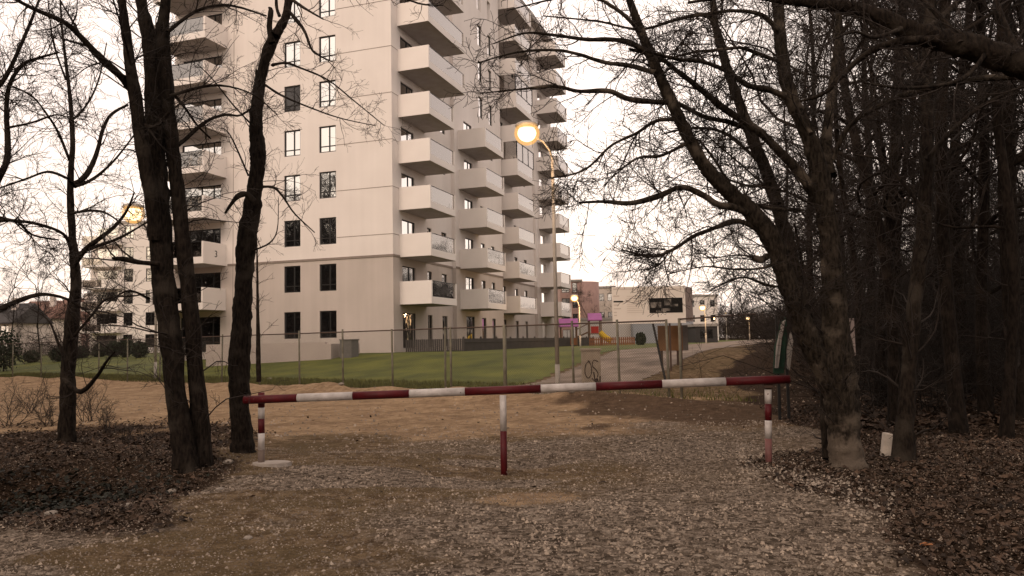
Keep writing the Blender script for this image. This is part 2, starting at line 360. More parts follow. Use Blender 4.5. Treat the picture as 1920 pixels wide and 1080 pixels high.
# stones and leaves (countless)
def scatter_stones(name, n, xr, yr, size, m, keepf, seed, ztop=.35):
    g = np.random.default_rng(seed); x = g.uniform(*xr, n); y = yr[0]+(yr[1]-yr[0])*g.random(n)**1.35
    k = keepf(x, y, g); x, y = x[k], y[k]; n = len(x); z = terr(x, y)
    base = np.array([(1,0,0),(.3,.9,0),(-.8,.6,0),(-.9,-.5,0),(.2,-1,0),(.3,.1,1),(-.3,-.2,.85)], float)
    fc = np.array([(0,1,5),(1,2,5),(2,6,5),(2,3,6),(3,4,6),(4,0,5),(4,5,6)])
    s = np.exp(g.uniform(math.log(size[0]), math.log(size[1]), n)); a = g.uniform(0, 6.28, n)
    B = base[None]*(1+.25*g.normal(size=(n, 7, 3)))*np.stack([s*g.uniform(.7, 1.3, n), s*g.uniform(.6, 1, n), s*g.uniform(.4, .9, n)], -1)[:, None, :]
    B[:, :5, 2] = -.25*s[:, None]
    ca_, sa_ = np.cos(a)[:, None], np.sin(a)[:, None]
    V = np.stack([B[..., 0]*ca_-B[..., 1]*sa_+x[:, None], B[..., 0]*sa_+B[..., 1]*ca_+y[:, None], B[..., 2]+z[:, None]+.002], -1).reshape(-1, 3)
    Fq = (fc[None]+7*np.arange(n)[:, None, None]).reshape(-1, 3)
    return link_mesh(name, V, Fq, m)
STONE = mat('stone', (.14, .107, .079), (.345, .277, .215), scale=2.5, rough=.95, island=.42)
def kgrav(x, y, g):
    l, s, gv, r = masks(x, y); cl = fbm(x*1.3, y*1.3, 3); return g.random(len(x)) < np.clip(gv*.9*(1-.8*l)+.07+.55*cl*(gv > .2), .025, 1)*(1-.75*l)
tag(scatter_stones('gravel', 75000, (-8, 9), (3.0, 15), (.007, .023), STONE, kgrav, 5), kind='stuff')
GRIT = mat('grit', (.125, .096, .073), (.27, .215, .17), scale=2.5, rough=.95, island=.4)
tag(scatter_stones('fine_grit', 90000, (-7, 8), (3.0, 12), (.004, .011), GRIT, lambda x, y, g: g.random(len(x)) < .9, 9), kind='stuff')
tag(scatter_stones('loose_pebbles', 5000, (-16, 12), (12, 26), (.012, .04), STONE, lambda x, y, g: g.random(len(x)) < .6, 6), kind='stuff')
PALE = mat('pale_stone', (.22, .178, .143), (.38, .32, .26), scale=3, rough=.95, island=.3)
def kpale(x, y, g):
    px, py = proj(x, y, terr(x, y)); d = np.abs((py-868)-(px-1430)*.33)      # pale rubble strip on the right edge of the track
    return ((d < 44*g.random(len(x))**.8) & (px > 1380) & (px < 1680)) | (g.random(len(x)) < .006)
tag(scatter_stones('pale_rubble', 60000, (-6, 8), (4.2, 12), (.006, .024), PALE, kpale, 8), kind='stuff')
def leaves(name, n, xr, yr, m, keepf, seed, size=(.016, .045), lift=.04):
    g = np.random.default_rng(seed); x = g.uniform(*xr, n); y = yr[0]+(yr[1]-yr[0])*g.random(n)**1.4; k = keepf(x, y, g); x, y = x[k], y[k]; n = len(x)
    z = terr(x, y)+lift*g.random(n)**2+.006
    s = g.uniform(*size, n)[:, None, None]; base = np.array([(-1,0,0),(-.25,.55,.22),(1,0,.05),(-.25,-.55,.22),(0,0,0)], float)
    fc = np.array([(0, 4, 1), (1, 4, 2), (0, 3, 4), (4, 3, 2)])
    q = nrm(g.normal(size=(n, 3))*.45+np.array([0, 0, 1])); u = nrm(np.cross(q, g.normal(size=(n, 3)))); v = np.cross(q, u)
    B = base[None]*s*(1+.2*g.normal(size=(n, 5, 3)))
    W = B[..., :1]*u[:, None]+B[..., 1:2]*v[:, None]+B[..., 2:]*q[:, None]+np.stack([x, y, z], -1)[:, None]
    return link_mesh(name, W.reshape(-1, 3), (fc[None]+5*np.arange(n)[:, None, None]).reshape(-1, 3), m)
LEAF = mat('dead_leaf', (.026, .016, .010), (.085, .053, .035), scale=1.5, rough=.8, island=.65)
def kleaf(x, y, g):
    l, s, gv, r = masks(x, y); return g.random(len(x)) < np.clip(l*1.1-.1, .004, 1)
tag(leaves('fallen_leaves', 120000, (-13, 14), (3.2, 18), LEAF, kleaf, 21), kind='stuff')
HOLLOW_SHADE = mat('hollow_shade_leaf', (.006, .007, .004), (.016, .017, .010), scale=3, rough=.7, island=.4)  # near-black leaves added so the hollow's shade is in their colour
tag(leaves('hollow_shade_leaves', 14000, (-8.6, -3.6), (7.6, 10.8), HOLLOW_SHADE, lambda x, y, g: g.random(len(x)) < np.exp(-(((x+6.0)/1.5)**2+((y-9.0)/.85)**2)**1.5), 23, (.02, .05), .14), kind='stuff')
tag(leaves('woodland_leaf_litter', 26000, (3, 34), (13, 45), LEAF, lambda x, y, g: x > 4.4+(y-9.5)*.315, 22, (.05, .12), .08), kind='stuff')

# ================================================================== APARTMENT BLOCK
PHI = R_(18.8)
WALL = mat('white_render', (.85, .79, .755), (.78, .72, .685), scale=.35, rough=.9, bump=.004, bscale=40)
def weather(m, amt):     # faint vertical rain streaks and patches in the render
    n = m.node_tree; b = n.nodes['Principled BSDF']; src = b.inputs['Base Color'].links[0].from_socket; t = n.nodes.new('ShaderNodeTexCoord')
    mp_ = n.nodes.new('ShaderNodeMapping'); mp_.inputs['Scale'].default_value = (2.2, 2.2, .10); x = n.nodes.new('ShaderNodeTexNoise'); x.inputs['Scale'].default_value = 1; x.inputs['Detail'].default_value = 7
    q = n.nodes.new('ShaderNodeMapRange'); q.inputs[1].default_value = .3; q.inputs[2].default_value = .7; q.inputs[3].default_value = 1-amt; q.inputs[4].default_value = 1
    h = n.nodes.new('ShaderNodeHueSaturation'); n.links.new(t.outputs['Object'], mp_.inputs[0]); n.links.new(mp_.outputs[0], x.inputs['Vector']); n.links.new(x.outputs[0], q.inputs[0]); n.links.new(q.outputs[0], h.inputs['Value']); n.links.new(src, h.inputs['Color']); n.links.new(h.outputs[0], b.inputs['Base Color'])
weather(WALL, .045)
WALL2 = mat('grey_render', (.60, .53, .49), (.53, .47, .43), scale=.35, rough=.9, bump=.004, bscale=40)
weather(WALL2, .08)
SOFF = mat('soffit_concrete', (.36, .33, .31), (.30, .27, .25), scale=1.5, rough=.9)
FRAME = mat('dark_frame', (.018, .017, .017), scale=5, rough=.5)
JOINT = mat('dark_joint', (.30, .25, .22), scale=5)  # darker tone for the string course and joint strips
BLIND = mat('grey_roller_blind', (.10, .10, .105), (.08, .08, .085), scale=3)
def glossy(name, col_, refl, tint=(1, 1, 1), rough=.03, transp=0):
    m = bpy.data.materials.new(name); m.use_nodes = True; n = m.node_tree; n.nodes.clear(); o = n.nodes.new('ShaderNodeOutputMaterial')
    g = n.nodes.new('ShaderNodeBsdfGlossy'); g.inputs['Color'].default_value = (*tint, 1); g.inputs['Roughness'].default_value = rough
    x = n.nodes.new('ShaderNodeMixShader')
    if transp:
        d = n.nodes.new('ShaderNodeBsdfTransparent'); d.inputs[0].default_value = (.76, .74, .71, 1)
    else:
        d = n.nodes.new('ShaderNodeBsdfDiffuse'); d.inputs[0].default_value = (*col_, 1)
    fr = n.nodes.new('ShaderNodeFresnel'); fr.inputs[0].default_value = 1.5; a = n.nodes.new('ShaderNodeMath'); a.operation = 'ADD'; a.inputs[1].default_value = refl; a.use_clamp = True
    t = n.nodes.new('ShaderNodeTexCoord'); z = n.nodes.new('ShaderNodeTexNoise'); z.inputs['Scale'].default_value = 1.3; bu = n.nodes.new('ShaderNodeBump'); bu.inputs['Distance'].default_value = .012; bu.inputs['Strength'].default_value = .5
    n.links.new(t.outputs['Object'], z.inputs['Vector']); n.links.new(z.outputs[0], bu.inputs['Height']); n.links.new(bu.outputs[0], g.inputs['Normal'])
    n.links.new(fr.outputs[0], a.inputs[0]); n.links.new(a.outputs[0], x.inputs[0]); n.links.new(d.outputs[0], x.inputs[1]); n.links.new(g.outputs[0], x.inputs[2]); n.links.new(x.outputs[0], o.inputs[0]); return m
GLASS = glossy('window_glass', (.012, .013, .015), .70)
RAIL = glossy('balcony_glass', (0, 0, 0), .24, tint=(1, .97, .95), transp=1)
def wall_panel(mb, P0, U, length, z0, z1, openings, N, rev=.18):
    """vertical wall from P0 along U, outward normal N, openings (u0,u1,z0,z1)"""
    us = sorted({0, length, *[o[0] for o in openings], *[o[1] for o in openings]}); zs = sorted({z0, z1, *[o[2] for o in openings], *[o[3] for o in openings]})
    pt = lambda u, z, d=0: (P0[0]+U[0]*u-N[0]*d, P0[1]+U[1]*u-N[1]*d, z)
    for a, b in zip(us, us[1:]):
        for c, d in zip(zs, zs[1:]):
            mu, mz = (a+b)/2, (c+d)/2
            if any(o[0] < mu < o[1] and o[2] < mz < o[3] for o in openings): continue
            mb.quad(pt(a, c), pt(b, c), pt(b, d), pt(a, d))
    for (a, b, c, d) in openings:
        mb.quad(pt(a, c), pt(a, d), pt(a, d, rev), pt(a, c, rev)); mb.quad(pt(b, c), pt(b, c, rev), pt(b, d, rev), pt(b, d))
        mb.quad(pt(a, c), pt(a, c, rev), pt(b, c, rev), pt(b, c)); mb.quad(pt(a, d), pt(b, d), pt(b, d, rev), pt(a, d, rev))
O = (-7.35, 47.8); BZ = 1.05
bld = empty('apartment_block', (O[0], O[1], BZ), -PHI)
tag(bld, 'tall white apartment block with rows of cantilevered balconies behind the lawn', 'apartment building')
NF = 11; H = 33.0
protoW = {}
def window(parent, w_, h_, loc, rz, blind=False, name='window'):
    """frame centred on x, bottom at z=0, facing -y; loc is bottom centre at wall face"""
    key = (round(w_, 2), round(h_, 2), blind)
    if key not in protoW:
        f = MB(); t = .07; y0, y1 = .08, .17
        f.box(-w_/2, w_/2, y0, y1, 0, t).box(-w_/2, w_/2, y0, y1, h_-t, h_).box(-w_/2, -w_/2+t, y0, y1, t, h_-t).box(w_/2-t, w_/2, y0, y1, t, h_-t)
        mx_ = w_*.08 if w_ < 2 else 0
        if w_ > .9: f.box(mx_-.035, mx_+.035, y0+.004, y1, t, h_-t)
        if h_ < 2 and w_ > .9: f.box(-w_/2+t, w_/2-t, y0+.008, y1, h_*.22, h_*.22+.06)
        if w_ > 2: f.box(w_*.3-.035, w_*.3+.035, y0+.004, y1, t, h_-t)
        pn = MB().box(-w_/2+t*.5, w_/2-t*.5, .12, .15, t*.5, h_-t*.5)
        protoW[key] = (f, pn)
        o = f.build(name, FRAME, parent); c = pn.build('pane', BLIND if blind else GLASS, o); protoW[key] = (o.data, c.data)
    else:
        o = bpy.data.objects.new(name, protoW[key][0]); col.objects.link(o); o.parent = parent
        c = bpy.data.objects.new('pane', protoW[key][1]); col.objects.link(c); c.parent = o
    o.location = loc; o.rotation_euler = (0, 0, rz); return o
def flr(k): return 3.0*k
wm = MB(); low = MB()
# front face openings: u measured from left end (x=-17) to corner
FX0 = -17.0
fo = []
for k in range(NF):
    for t in (4.66, 7.33): fo.append((17-t-.62, 17-t+.62, flr(k)+1.0, flr(k)+2.73))
    fo.append((.7, 4.0, flr(k)+.25, flr(k)+2.6))
wm2 = [o for o in fo if o[2] > 6]; wl2 = [o for o in fo if o[2] < 6]
wall_panel(wm, (FX0, 0), (1, 0), 17, 6, H, wm2, (0, -1)); wall_panel(low, (FX0, 0), (1, 0), 17, -1.3, 6, wl2, (0, -1))
segs = [(0., 0., 9.3), (.3, 9.3, 19.6), (-.6, 19.6, 31.6), (-.3, 31.6, 38.)]
wins = {0: [(5.35, .7, 'w'), (7.85, .9, 'w'), (2.2, 1.9, 'd')], 1: [(12.0, 1.7, 'd'), (14.9, .9, 'w'), (17.2, .8, 'w')],
        2: [(22.0, 1.8, 'd'), (25.9, .9, 'w'), (28.8, .9, 'w')], 3: [(34.0, 1.8, 'd')]}
rw = []
for si, (sx, ya, yb) in enumerate(segs):
    ops = []
    for (yc, ww, kind) in wins[si]:
        for k in range(NF):
            if si == 1 and kind == 'd' and k > 5: continue
            z0_, z1_ = (.25, 2.5) if kind == 'd' else (.7 if k else .3, 2.45)
            ops.append((yc-ya-ww/2, yc-ya+ww/2, flr(k)+z0_, flr(k)+z1_)); rw.append((sx, yc, ww, flr(k)+z0_, z1_-z0_, k, kind))
    wall_panel(wm, (sx, ya), (0, 1), yb-ya, 6, H, [o for o in ops if o[2] > 6], (1, 0)); wall_panel(low, (sx, ya), (0, 1), yb-ya, -1.3, 6, [o for o in ops if o[2] < 6], (1, 0))
# steps between segments, rear, left, roof
for mb_, za, zb in ((wm, 6, H), (low, -1.3, 6)):
    mb_.quad((0, 9.3, za), (.3, 9.3, za), (.3, 9.3, zb), (0, 9.3, zb)); mb_.quad((.3, 19.6, za), (-.6, 19.6, za), (-.6, 19.6, zb), (.3, 19.6, zb))
    mb_.quad((-.6, 31.6, za), (-.3, 31.6, za), (-.3, 31.6, zb), (-.6, 31.6, zb)); mb_.quad((-.3, 38, za), (-17, 38, za), (-17, 38, zb), (-.3, 38, zb))
    mb_.quad((-17, 38, za), (-17, 0, za), (-17, 0, zb), (-17, 38, zb))
wm.build('wall', WALL, bld); low.build('lower_wall', WALL2, bld)
MB().box(-17.1, .4, -.1, 38.1, H, H+.5).build('roof', SOFF, bld)
# projecting band over the second storey + thin render joints
jb = MB().box(-12.4, .05, -.05, -.002, 5.98, 6.12).box(.002, .05, 0, 9.28, 5.98, 6.12).box(.302, .35, 9.3, 19.6, 5.98, 6.12).box(-.598, -.55, 19.6, 31.6, 5.98, 6.12)
jb.build('string_course', JOINT, bld)
jt = MB()
for k in range(2, NF): jt.box(-4.0, .012, -.012, -.002, flr(k)+1.38, flr(k)+1.415); jt.box(.002, .012, 0, 9.2, flr(k)+1.38, flr(k)+1.415)
for xx in (-12.0,): jt.box(xx, xx+.03, -.012, -.002, -1, H)
jt.build('render_joint', JOINT, bld)
nwin = 0
for k in range(8):
    for t in (4.66, 7.33): window(bld, 1.24, 1.73, (-t, 0, flr(k)+1.0), 0, blind=(k == 5 and t > 5))
    window(bld, 3.3, 2.35, (-14.65, 0, flr(k)+.25), 0)
for (sx, yc, ww, z, h, k, kind) in rw:
    if sx == 0. and k > 7: continue
    if sx == .3 and k > 8: continue
    if sx == -.6 and k > 9: continue
    if sx == -.3: continue
    window(bld, ww, h, (sx, yc, z), math.pi/2)
def dark_pane(*a): MB().box(*a).build('pane', GLASS, bld)      # far or out-of-frame openings: the pane alone
for (sx, yc, ww, z, h, k, kind) in rw:
    if sx == -.3 or (sx == 0. and k > 7) or (sx == .3 and k > 8) or k > 9: dark_pane(sx-.25, sx-.15, yc-ww/2, yc+ww/2, z, z+h)
for k in range(8, NF):
    for t in (4.66, 7.33): dark_pane(-t-.62, -t+.62, .15, .25, flr(k)+1.0, flr(k)+2.73)
    dark_pane(-16.3, -13, .15, .25, flr(k)+.25, flr(k)+2.6)
# balconies: built along local +y of the face, projecting in +x, then rotated as needed
def balcony(L, P=2.2, parent=bld):
    t = .14; Hb = 1.45
    b = MB(); b.box(0, P, 0, L, 0, .22)                 # slab
    b.box(P-t, P, t, L-t, .22, .44)                     # fascia upstand
    b.box(0, P, 0, t, .22, Hb); b.box(.0, P, L-t, L, .22, Hb)
    o = b.build('balcony', BALM, parent)
    g = MB().box(P-.10, P-.07, t+.02, L-t-.02, .44, Hb-.03).build('glass_railing', RAIL, o)
    h = MB().box(P-.115, P-.055, t, L-t, Hb-.03, Hb+.01).build('handrail', FRAME, o)
    s = MB().box(.0, P-.02, .02, L-.02, -.012, -.003).build('soffit', SOFF, o)
    return o
BALM = mat('balcony_render', (.86, .805, .77), (.80, .745, .71), scale=.6, rough=.9)
bp = {}
def put_balcony(L, loc, rz, P=2.2):
    if (L, P) not in bp: o = balcony(L, P); bp[(L, P)] = o
    else: o = copy_tree(bp[(L, P)], bld)
    o.location = loc; o.rotation_euler = (0, 0, rz); return o
for k in range(1, NF):
    if k <= 8:
        put_balcony(4.0 if k < 6 else 6.1, (.002, .85, flr(k)), 0)
        put_balcony(4.3, (-16.85, -.002, flr(k)), -math.pi/2)      # left end of the front: runs +x, projects -y
    if k <= 5: put_balcony(4.05, (.302, 10.0, flr(k)), 0)
    put_balcony(5.0 if k < 5 else 5.01, (-.598, 20.2, flr(k)), 0)
    put_balcony(4.02, (-.298, 32.6, flr(k)), 0)
# glazed-in loggia on one far balcony
for k in (5, 7): lg = MB(); lg.box(-.58+2.12, -.58+2.15, 20.3, 25.1, flr(k)+1.46, flr(k)+2.98); lg.box(-.55, 1.5, 20.24, 20.27, flr(k)+1.46, flr(k)+2.98); lg.build('loggia_glazing', RAIL, bld)
for k in (5, 7):
    lf = MB()
    for yy in (20.25, 21.9, 23.5, 25.1): lf.box(1.52, 1.60, yy-.03, yy+.03, flr(k)+1.45, flr(k)+3.0)
    lf.box(1.52, 1.6, 20.2, 25.2, flr(k)+2.94, flr(k)+3.0); lf.build('loggia_frame', FRAME, bld)
tx = bpy.data.curves.new('n', 'FONT'); tx.body = '3'; tx.size = .62; tx.extrude = .004
to = bpy.data.objects.new('tmp', tx); col.objects.link(to); dg = bpy.context.evaluated_depsgraph_get(); me = bpy.data.meshes.new_from_object(to.evaluated_get(dg)); bpy.data.objects.remove(to)
no = bpy.data.objects.new('number_sign', me); me.materials.append(FRAME); col.objects.link(no); no.parent = bld; no.location = (-12.545, -1.15, flr(2)+.5); no.rotation_euler = (math.pi/2, 0, math.pi/2)
# low garden wall and terrace screens in front of the block
gw = MB().box(-10.4, -2.1, -4.4, -4.15, -1.6, .72).box(-2.1, -1.7, -4.4, -1.2, -1.6, .62)
gwo = gw.build('garden_wall', mat('garden_wall_render', (.50, .43, .39), (.43, .37, .34), scale=.5), None); gwo.location = bld.location; gwo.rotation_euler = bld.rotation_euler
tag(gwo, 'low beige garden wall in front of the apartment block', 'wall')
def atb(o): o.location = bld.location; o.rotation_euler = bld.rotation_euler; return o
cab = atb(MB().box(-1.25, -.5, -4.2, -3.4, -1.4, .8).box(-1.29, -.46, -4.24, -3.36, .8, .86).build('utility_cabinet', mat('cabinet_grey', (.16, .15, .14)), None))
tag(cab, 'grey utility cabinet by the corner of the apartment block', 'utility cabinet')
tf = empty('terrace_fence', (O[0], O[1], BZ), -PHI); tag(tf, 'low dark slatted fence along the ground floor terraces', 'fence')
FD = mat('dark_slats', (.045, .040, .038), (.065, .058, .054), scale=2)
a = MB(); y = 0.8
while y < 36: a.box(4.3, 4.34, y, y+.10, -.5, .78); y += .14
a.box(4.34, 4.38, .8, 36, .55, .62); a.box(4.34, 4.38, .8, 36, -.1, -.03); a.build('slats', FD, tf)
a = MB(); y = .8
while y < 36.1: a.box(4.26, 4.36, y-.05, y+.05, -.6, .9); y += 2.93
a.build('posts', FD, tf)
a = MB(); x = .4
while x < 4.2: a.box(x, x+.1, .8, .84, -.5, .78); x += .14
a.build('end_slats', FD, tf)

# ================================================================== FAR BUILDINGS
def fbox(name, label, px0, px1, ptop, D, depth, m, cat='building', floors=0, cols=0, roofm=None, gable=False, ww=1.2, wh=1.5, group=None, zb=None, rz=0):
    p0 = at(px0, ptop, D); p1 = at(px1, ptop, D); wd = p1[0]-p0[0]; top = (p0[2]+p1[2])/2; cx_ = (p0[0]+p1[0])/2; z0_ = tz(cx_, D) if zb is None else zb
    e = empty(name, (cx_, D, z0_), rz); h = top-z0_; tag(e, label, cat, group)
    ops = []
    for k in range(floors):
        fh = h/max(floors, 1)
        for c in range(cols):
            uc = wd*(c+.5)/cols; ops.append((uc-ww/2, uc+ww/2, fh*k+fh*.3, min(fh*k+fh*.3+wh, fh*(k+1)-.1)))
    b = MB(); wall_panel(b, (-wd/2, 0), (1, 0), wd, -1, h, ops, (0, -1), rev=.15)
    b.quad((wd/2, 0, -1), (wd/2, depth, -1), (wd/2, depth, h), (wd/2, 0, h)); b.quad((-wd/2, depth, -1), (-wd/2, 0, -1), (-wd/2, 0, h), (-wd/2, depth, h)); b.quad((wd/2, depth, -1), (-wd/2, depth, -1), (-wd/2, depth, h), (wd/2, depth, h))
    b.build('wall', m, e)
    for (u0_, u1_, za, zb_) in ops: window(e, u1_-u0_, zb_-za, (-wd/2+(u0_+u1_)/2, 0, za), 0)
    if gable:
        g = MB(); o_ = .5; hh = h+depth*.32
        g.V = [(-wd/2-o_, -o_, h-.1), (wd/2+o_, -o_, h-.1), (wd/2+o_, depth/2, hh), (-wd/2-o_, depth/2, hh), (-wd/2-o_, depth+o_, h-.1), (wd/2+o_, depth+o_, h-.1),
               (-wd/2-o_, -o_, h-.3), (wd/2+o_, -o_, h-.3)]
        g.F = [(0, 1, 2, 3), (3, 2, 5, 4), (0, 3, 4), (1, 5, 2), (6, 7, 1, 0), (6, 4, 5, 7)]; r = g.build('roof', roofm, e)
        MB().box(wd*.2, wd*.2+.7, depth*.3, depth*.3+.7, h+.5, hh+.7).build('chimney', WALL2, r)
    else: MB().box(-wd/2-.15, wd/2+.15, -.15, depth+.15, h, h+.3).build('roof', roofm or SOFF, e)
    return e, wd, h
REDR = mat('red_tiles', (.15, .085, .068), (.21, .12, .095), scale=4)
PINK = mat('pink_brick', (.42, .27, .235), (.36, .23, .20), scale=3); CREAM = mat('cream_render', (.62, .54, .48), (.56, .49, .43), scale=1)
WHITE = mat('white_panel', (.62, .57, .54), (.56, .52, .50), scale=.6)
# second white block on the left
e2, wd, h = fbox('apartment_block', 'smaller distant white apartment block seen between the bare trunks on the left', 222, 304, 418, 100, 14, WALL, 'apartment building', floors=6, cols=2, wh=1.7, zb=0.9)
sb = MB().box(-wd/2-4.4, -wd/2, 1.6, 14, -1, h-1.5); s_o = sb.build('side_wing', WALL, e2)
for k in range(6):
    z = h/6*k
    if k: 
        bb = MB().box(-wd/2-4.2, -wd/2+.6, -.9, 1.6, z-.05, z+.2).box(-wd/2-1.6, -wd/2+.6, -.9, -.75, z+.2, z+1.15).box(-wd/2-4.2, -wd/2-4.05, -.9, 1.6, z+.2, z+1.15).build('balcony', BALM, e2)
        MB().box(-wd/2-4.05, -wd/2-1.6, -.87, -.83, z+.2, z+1.1).build('glass_railing', RAIL, bb)
    MB().box(-wd/2-3.4, -wd/2-.7, 1.5, 1.58, z+.3, z+2.5).build('window', GLASS, e2)
fbox('house', 'small pale house with red tiled roof at the far left behind the lawn', 28, 92, 596, 120, 9, CREAM, 'house', floors=2, cols=3, roofm=REDR, gable=True, wh=1.3, zb=.8)
fbox('house', 'pink house with red roof just left of the distant white block', 96, 158, 590, 135, 10, PINK, 'house', floors=2, cols=3, roofm=REDR, gable=True, wh=1.3, zb=.8)
fbox('house', 'grey low house partly cut by the left edge of the photo', -60, 22, 604, 110, 9, WALL2, 'house', floors=2, cols=3, roofm=mat('slate', (.06, .055, .055)), gable=True, wh=1.2, zb=.8)
# behind the block on the right
e3, wd, h = fbox('apartment_building', 'pink brick building with rounded end behind the playground', 1050, 1090, 528, 118, 14, PINK, 'building', floors=4, cols=2, wh=1.5, zb=1)
MB().tube([(wd/2, 3, -1), (wd/2, 3, h)], 3.0, 20).build('round_stair_tower', PINK, e3, True)
fbox('apartment_building', 'grey distant building between the pink brick building and the notice board', 1119, 1152, 540, 130, 12, CREAM, 'building', floors=3, cols=2, ww=.9, wh=1.2, zb=1)
fbox('apartment_building', 'pale flat roofed building showing right of the notice board', 1268, 1345, 556, 128, 12, WALL, 'building', floors=3, cols=4, ww=.8, wh=1.1, zb=1)
e5, wd, h = fbox('shed', 'long low white shed wall behind the playground', 1086, 1186, 600, 92, 8, WHITE, 'shed', zb=.9)
fbox('shed', 'bluish grey container shed beside the long white shed', 1187, 1300, 601, 90, 7, mat('bluegrey_panel', (.36, .37, .40), (.33, .34, .37), scale=.8), 'shed', zb=.9)
fbox('garage', 'dark low garage beside the road behind the notice board', 1304, 1345, 612, 84, 6, mat('dark_panel', (.06, .055, .055)), 'garage', floors=1, cols=1, ww=1.4, wh=1, zb=.9)

# ================================================================== STREET LAMPS
GALV = mat('galvanised_pole', (.42, .38, .34), (.34, .31, .27), scale=6, rough=.6)
HALO = bpy.data.materials.new('lamp_halo'); HALO.use_nodes = True; n = HALO.node_tree; n.nodes.clear()  # glowing shell added round each bulb to imitate its halo
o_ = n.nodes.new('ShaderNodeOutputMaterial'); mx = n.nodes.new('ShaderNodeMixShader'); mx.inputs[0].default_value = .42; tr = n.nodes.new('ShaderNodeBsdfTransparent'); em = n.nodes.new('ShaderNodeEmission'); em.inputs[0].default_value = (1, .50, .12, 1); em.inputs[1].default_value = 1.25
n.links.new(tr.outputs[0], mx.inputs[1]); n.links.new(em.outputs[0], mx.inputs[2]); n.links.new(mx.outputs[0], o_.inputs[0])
def lamp(px, py, D, base_px, label, r=.16, watts=60, colr=(1, .62, .28), arm=True, hpole=None, estr=30):
    b = at(base_px, 640, D); L_ = at(px, py, D); bz = tz(b[0], D); e = empty('street_lamp', (b[0], D, bz)); tag(e, label, 'street lamp', 'lit street lamps')
    top = L_[2]-bz; dx = L_[0]-b[0]; hp = top-.75 if arm else top
    MB().tube([(0, 0, -.3), (0, 0, .9)], .075, 10).tube([(0, 0, .9), (0, 0, hp)], [.065, .045], 10).build('pole', GALV, e, True)
    if arm:
        MB().tube([(0, 0, hp-.05), (dx*.10, 0, hp+.22), (dx*.35, 0, hp+.48), (dx*.7, 0, hp+.66), (dx*.98, 0, hp+.84)], .03, 8).build('arm', GALV, e, True)
    s = 1 if dx >= 0 else -1
    MB().sphere((dx, 0, top+r*.75), r*1.15, 16, 8, .35).build('lamp_head', GALV, e, True)
    MB().sphere((dx, 0, top), r*1.22, 18, 12, .95).build('halo_shell', HALO, e, True)
    MB().sphere((dx, 0, top), r*.90, 16, 10, .9).build('bulb', mat('sodium_glow_%d' % int(estr), colr, emit=(1, .80, .48, 4), scale=1), e, True)
    ld = bpy.data.lights.new('lamp_light', 'POINT'); ld.energy = watts; ld.color = (1, .6, .28); ld.shadow_soft_size = .2
    lo = bpy.data.objects.new('lamp_light', ld); col.objects.link(lo); lo.parent = e; lo.location = (dx-.0, -.9, top-.7)
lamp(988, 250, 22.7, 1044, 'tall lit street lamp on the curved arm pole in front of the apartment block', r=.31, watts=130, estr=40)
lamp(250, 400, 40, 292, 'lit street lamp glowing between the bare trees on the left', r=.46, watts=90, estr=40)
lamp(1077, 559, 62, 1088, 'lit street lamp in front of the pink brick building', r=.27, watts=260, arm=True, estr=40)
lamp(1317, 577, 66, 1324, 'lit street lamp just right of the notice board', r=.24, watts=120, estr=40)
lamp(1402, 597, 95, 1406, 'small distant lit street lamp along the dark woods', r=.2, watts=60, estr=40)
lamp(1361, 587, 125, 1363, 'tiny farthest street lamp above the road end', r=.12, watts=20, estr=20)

# ================================================================== CHAIN LINK FENCE
def on_fence(px):
    r = ray(px, 650); t = (4*.611+20*.792)/(r[0]*.611+r[1]*.792); return r[0]*t, r[1]*t
POSTM = mat('fence_post_paint', (.11, .10, .075), (.20, .185, .14), scale=5); RAILM = mat('rusty_rail', (.10, .065, .05), (.07, .05, .04), scale=6)
cl = bpy.data.materials.new('chain_link'); cl.use_nodes = True; n = cl.node_tree; n.nodes.clear()
o_ = n.nodes.new('ShaderNodeOutputMaterial'); mx = n.nodes.new('ShaderNodeMixShader'); tr = n.nodes.new('ShaderNodeBsdfTransparent'); df = n.nodes.new('ShaderNodeBsdfDiffuse'); df.inputs[0].default_value = (.10, .095, .085, 1)
uvn = n.nodes.new('ShaderNodeUVMap'); sx_ = n.nodes.new('ShaderNodeSeparateXYZ'); n.links.new(uvn.outputs[0], sx_.inputs[0])
def mth(op, a, b=None):
    q = n.nodes.new('ShaderNodeMath'); q.operation = op
    for i, v in enumerate((a, b)):
        if v is None: continue
        if isinstance(v, (int, float)): q.inputs[i].default_value = v
        else: n.links.new(v, q.inputs[i])
    return q.outputs[0]
s1 = mth('FRACT', mth('MULTIPLY', mth('ADD', sx_.outputs[0], sx_.outputs[1]), 14)); s2 = mth('FRACT', mth('MULTIPLY', mth('SUBTRACT', sx_.outputs[0], sx_.outputs[1]), 14))
f_ = mth('MAXIMUM', mth('LESS_THAN', s1, .085), mth('LESS_THAN', s2, .085))
n.links.new(f_, mx.inputs[0]); n.links.new(tr.outputs[0], mx.inputs[1]); n.links.new(df.outputs[0], mx.inputs[2]); n.links.new(mx.outputs[0], o_.inputs[0])
fe = empty('chain_link_fence', (4, 20, 0)); tag(fe, 'chain link fence with thin posts between the dirt track and the lawn', 'fence')
posts = [-40, 25, 78, 132, 186, 240, 300, 358, 416, 487, 562, 643, 736, 834, 946, 1074, 1160, 1252]
pp = []
for px in posts:
    x, y = on_fence(px); z = tz(x, y); pp.append((x-4, y-20, z))
    f = 1+.04*random.random(); lx = random.uniform(-.03, .03)
    q = MB().tube([(x-4, y-20, z-.3), (x-4+lx, y-20, z+2.08*f)], .034 if px != 946 else .055, 8).build('post', POSTM, fe, True)
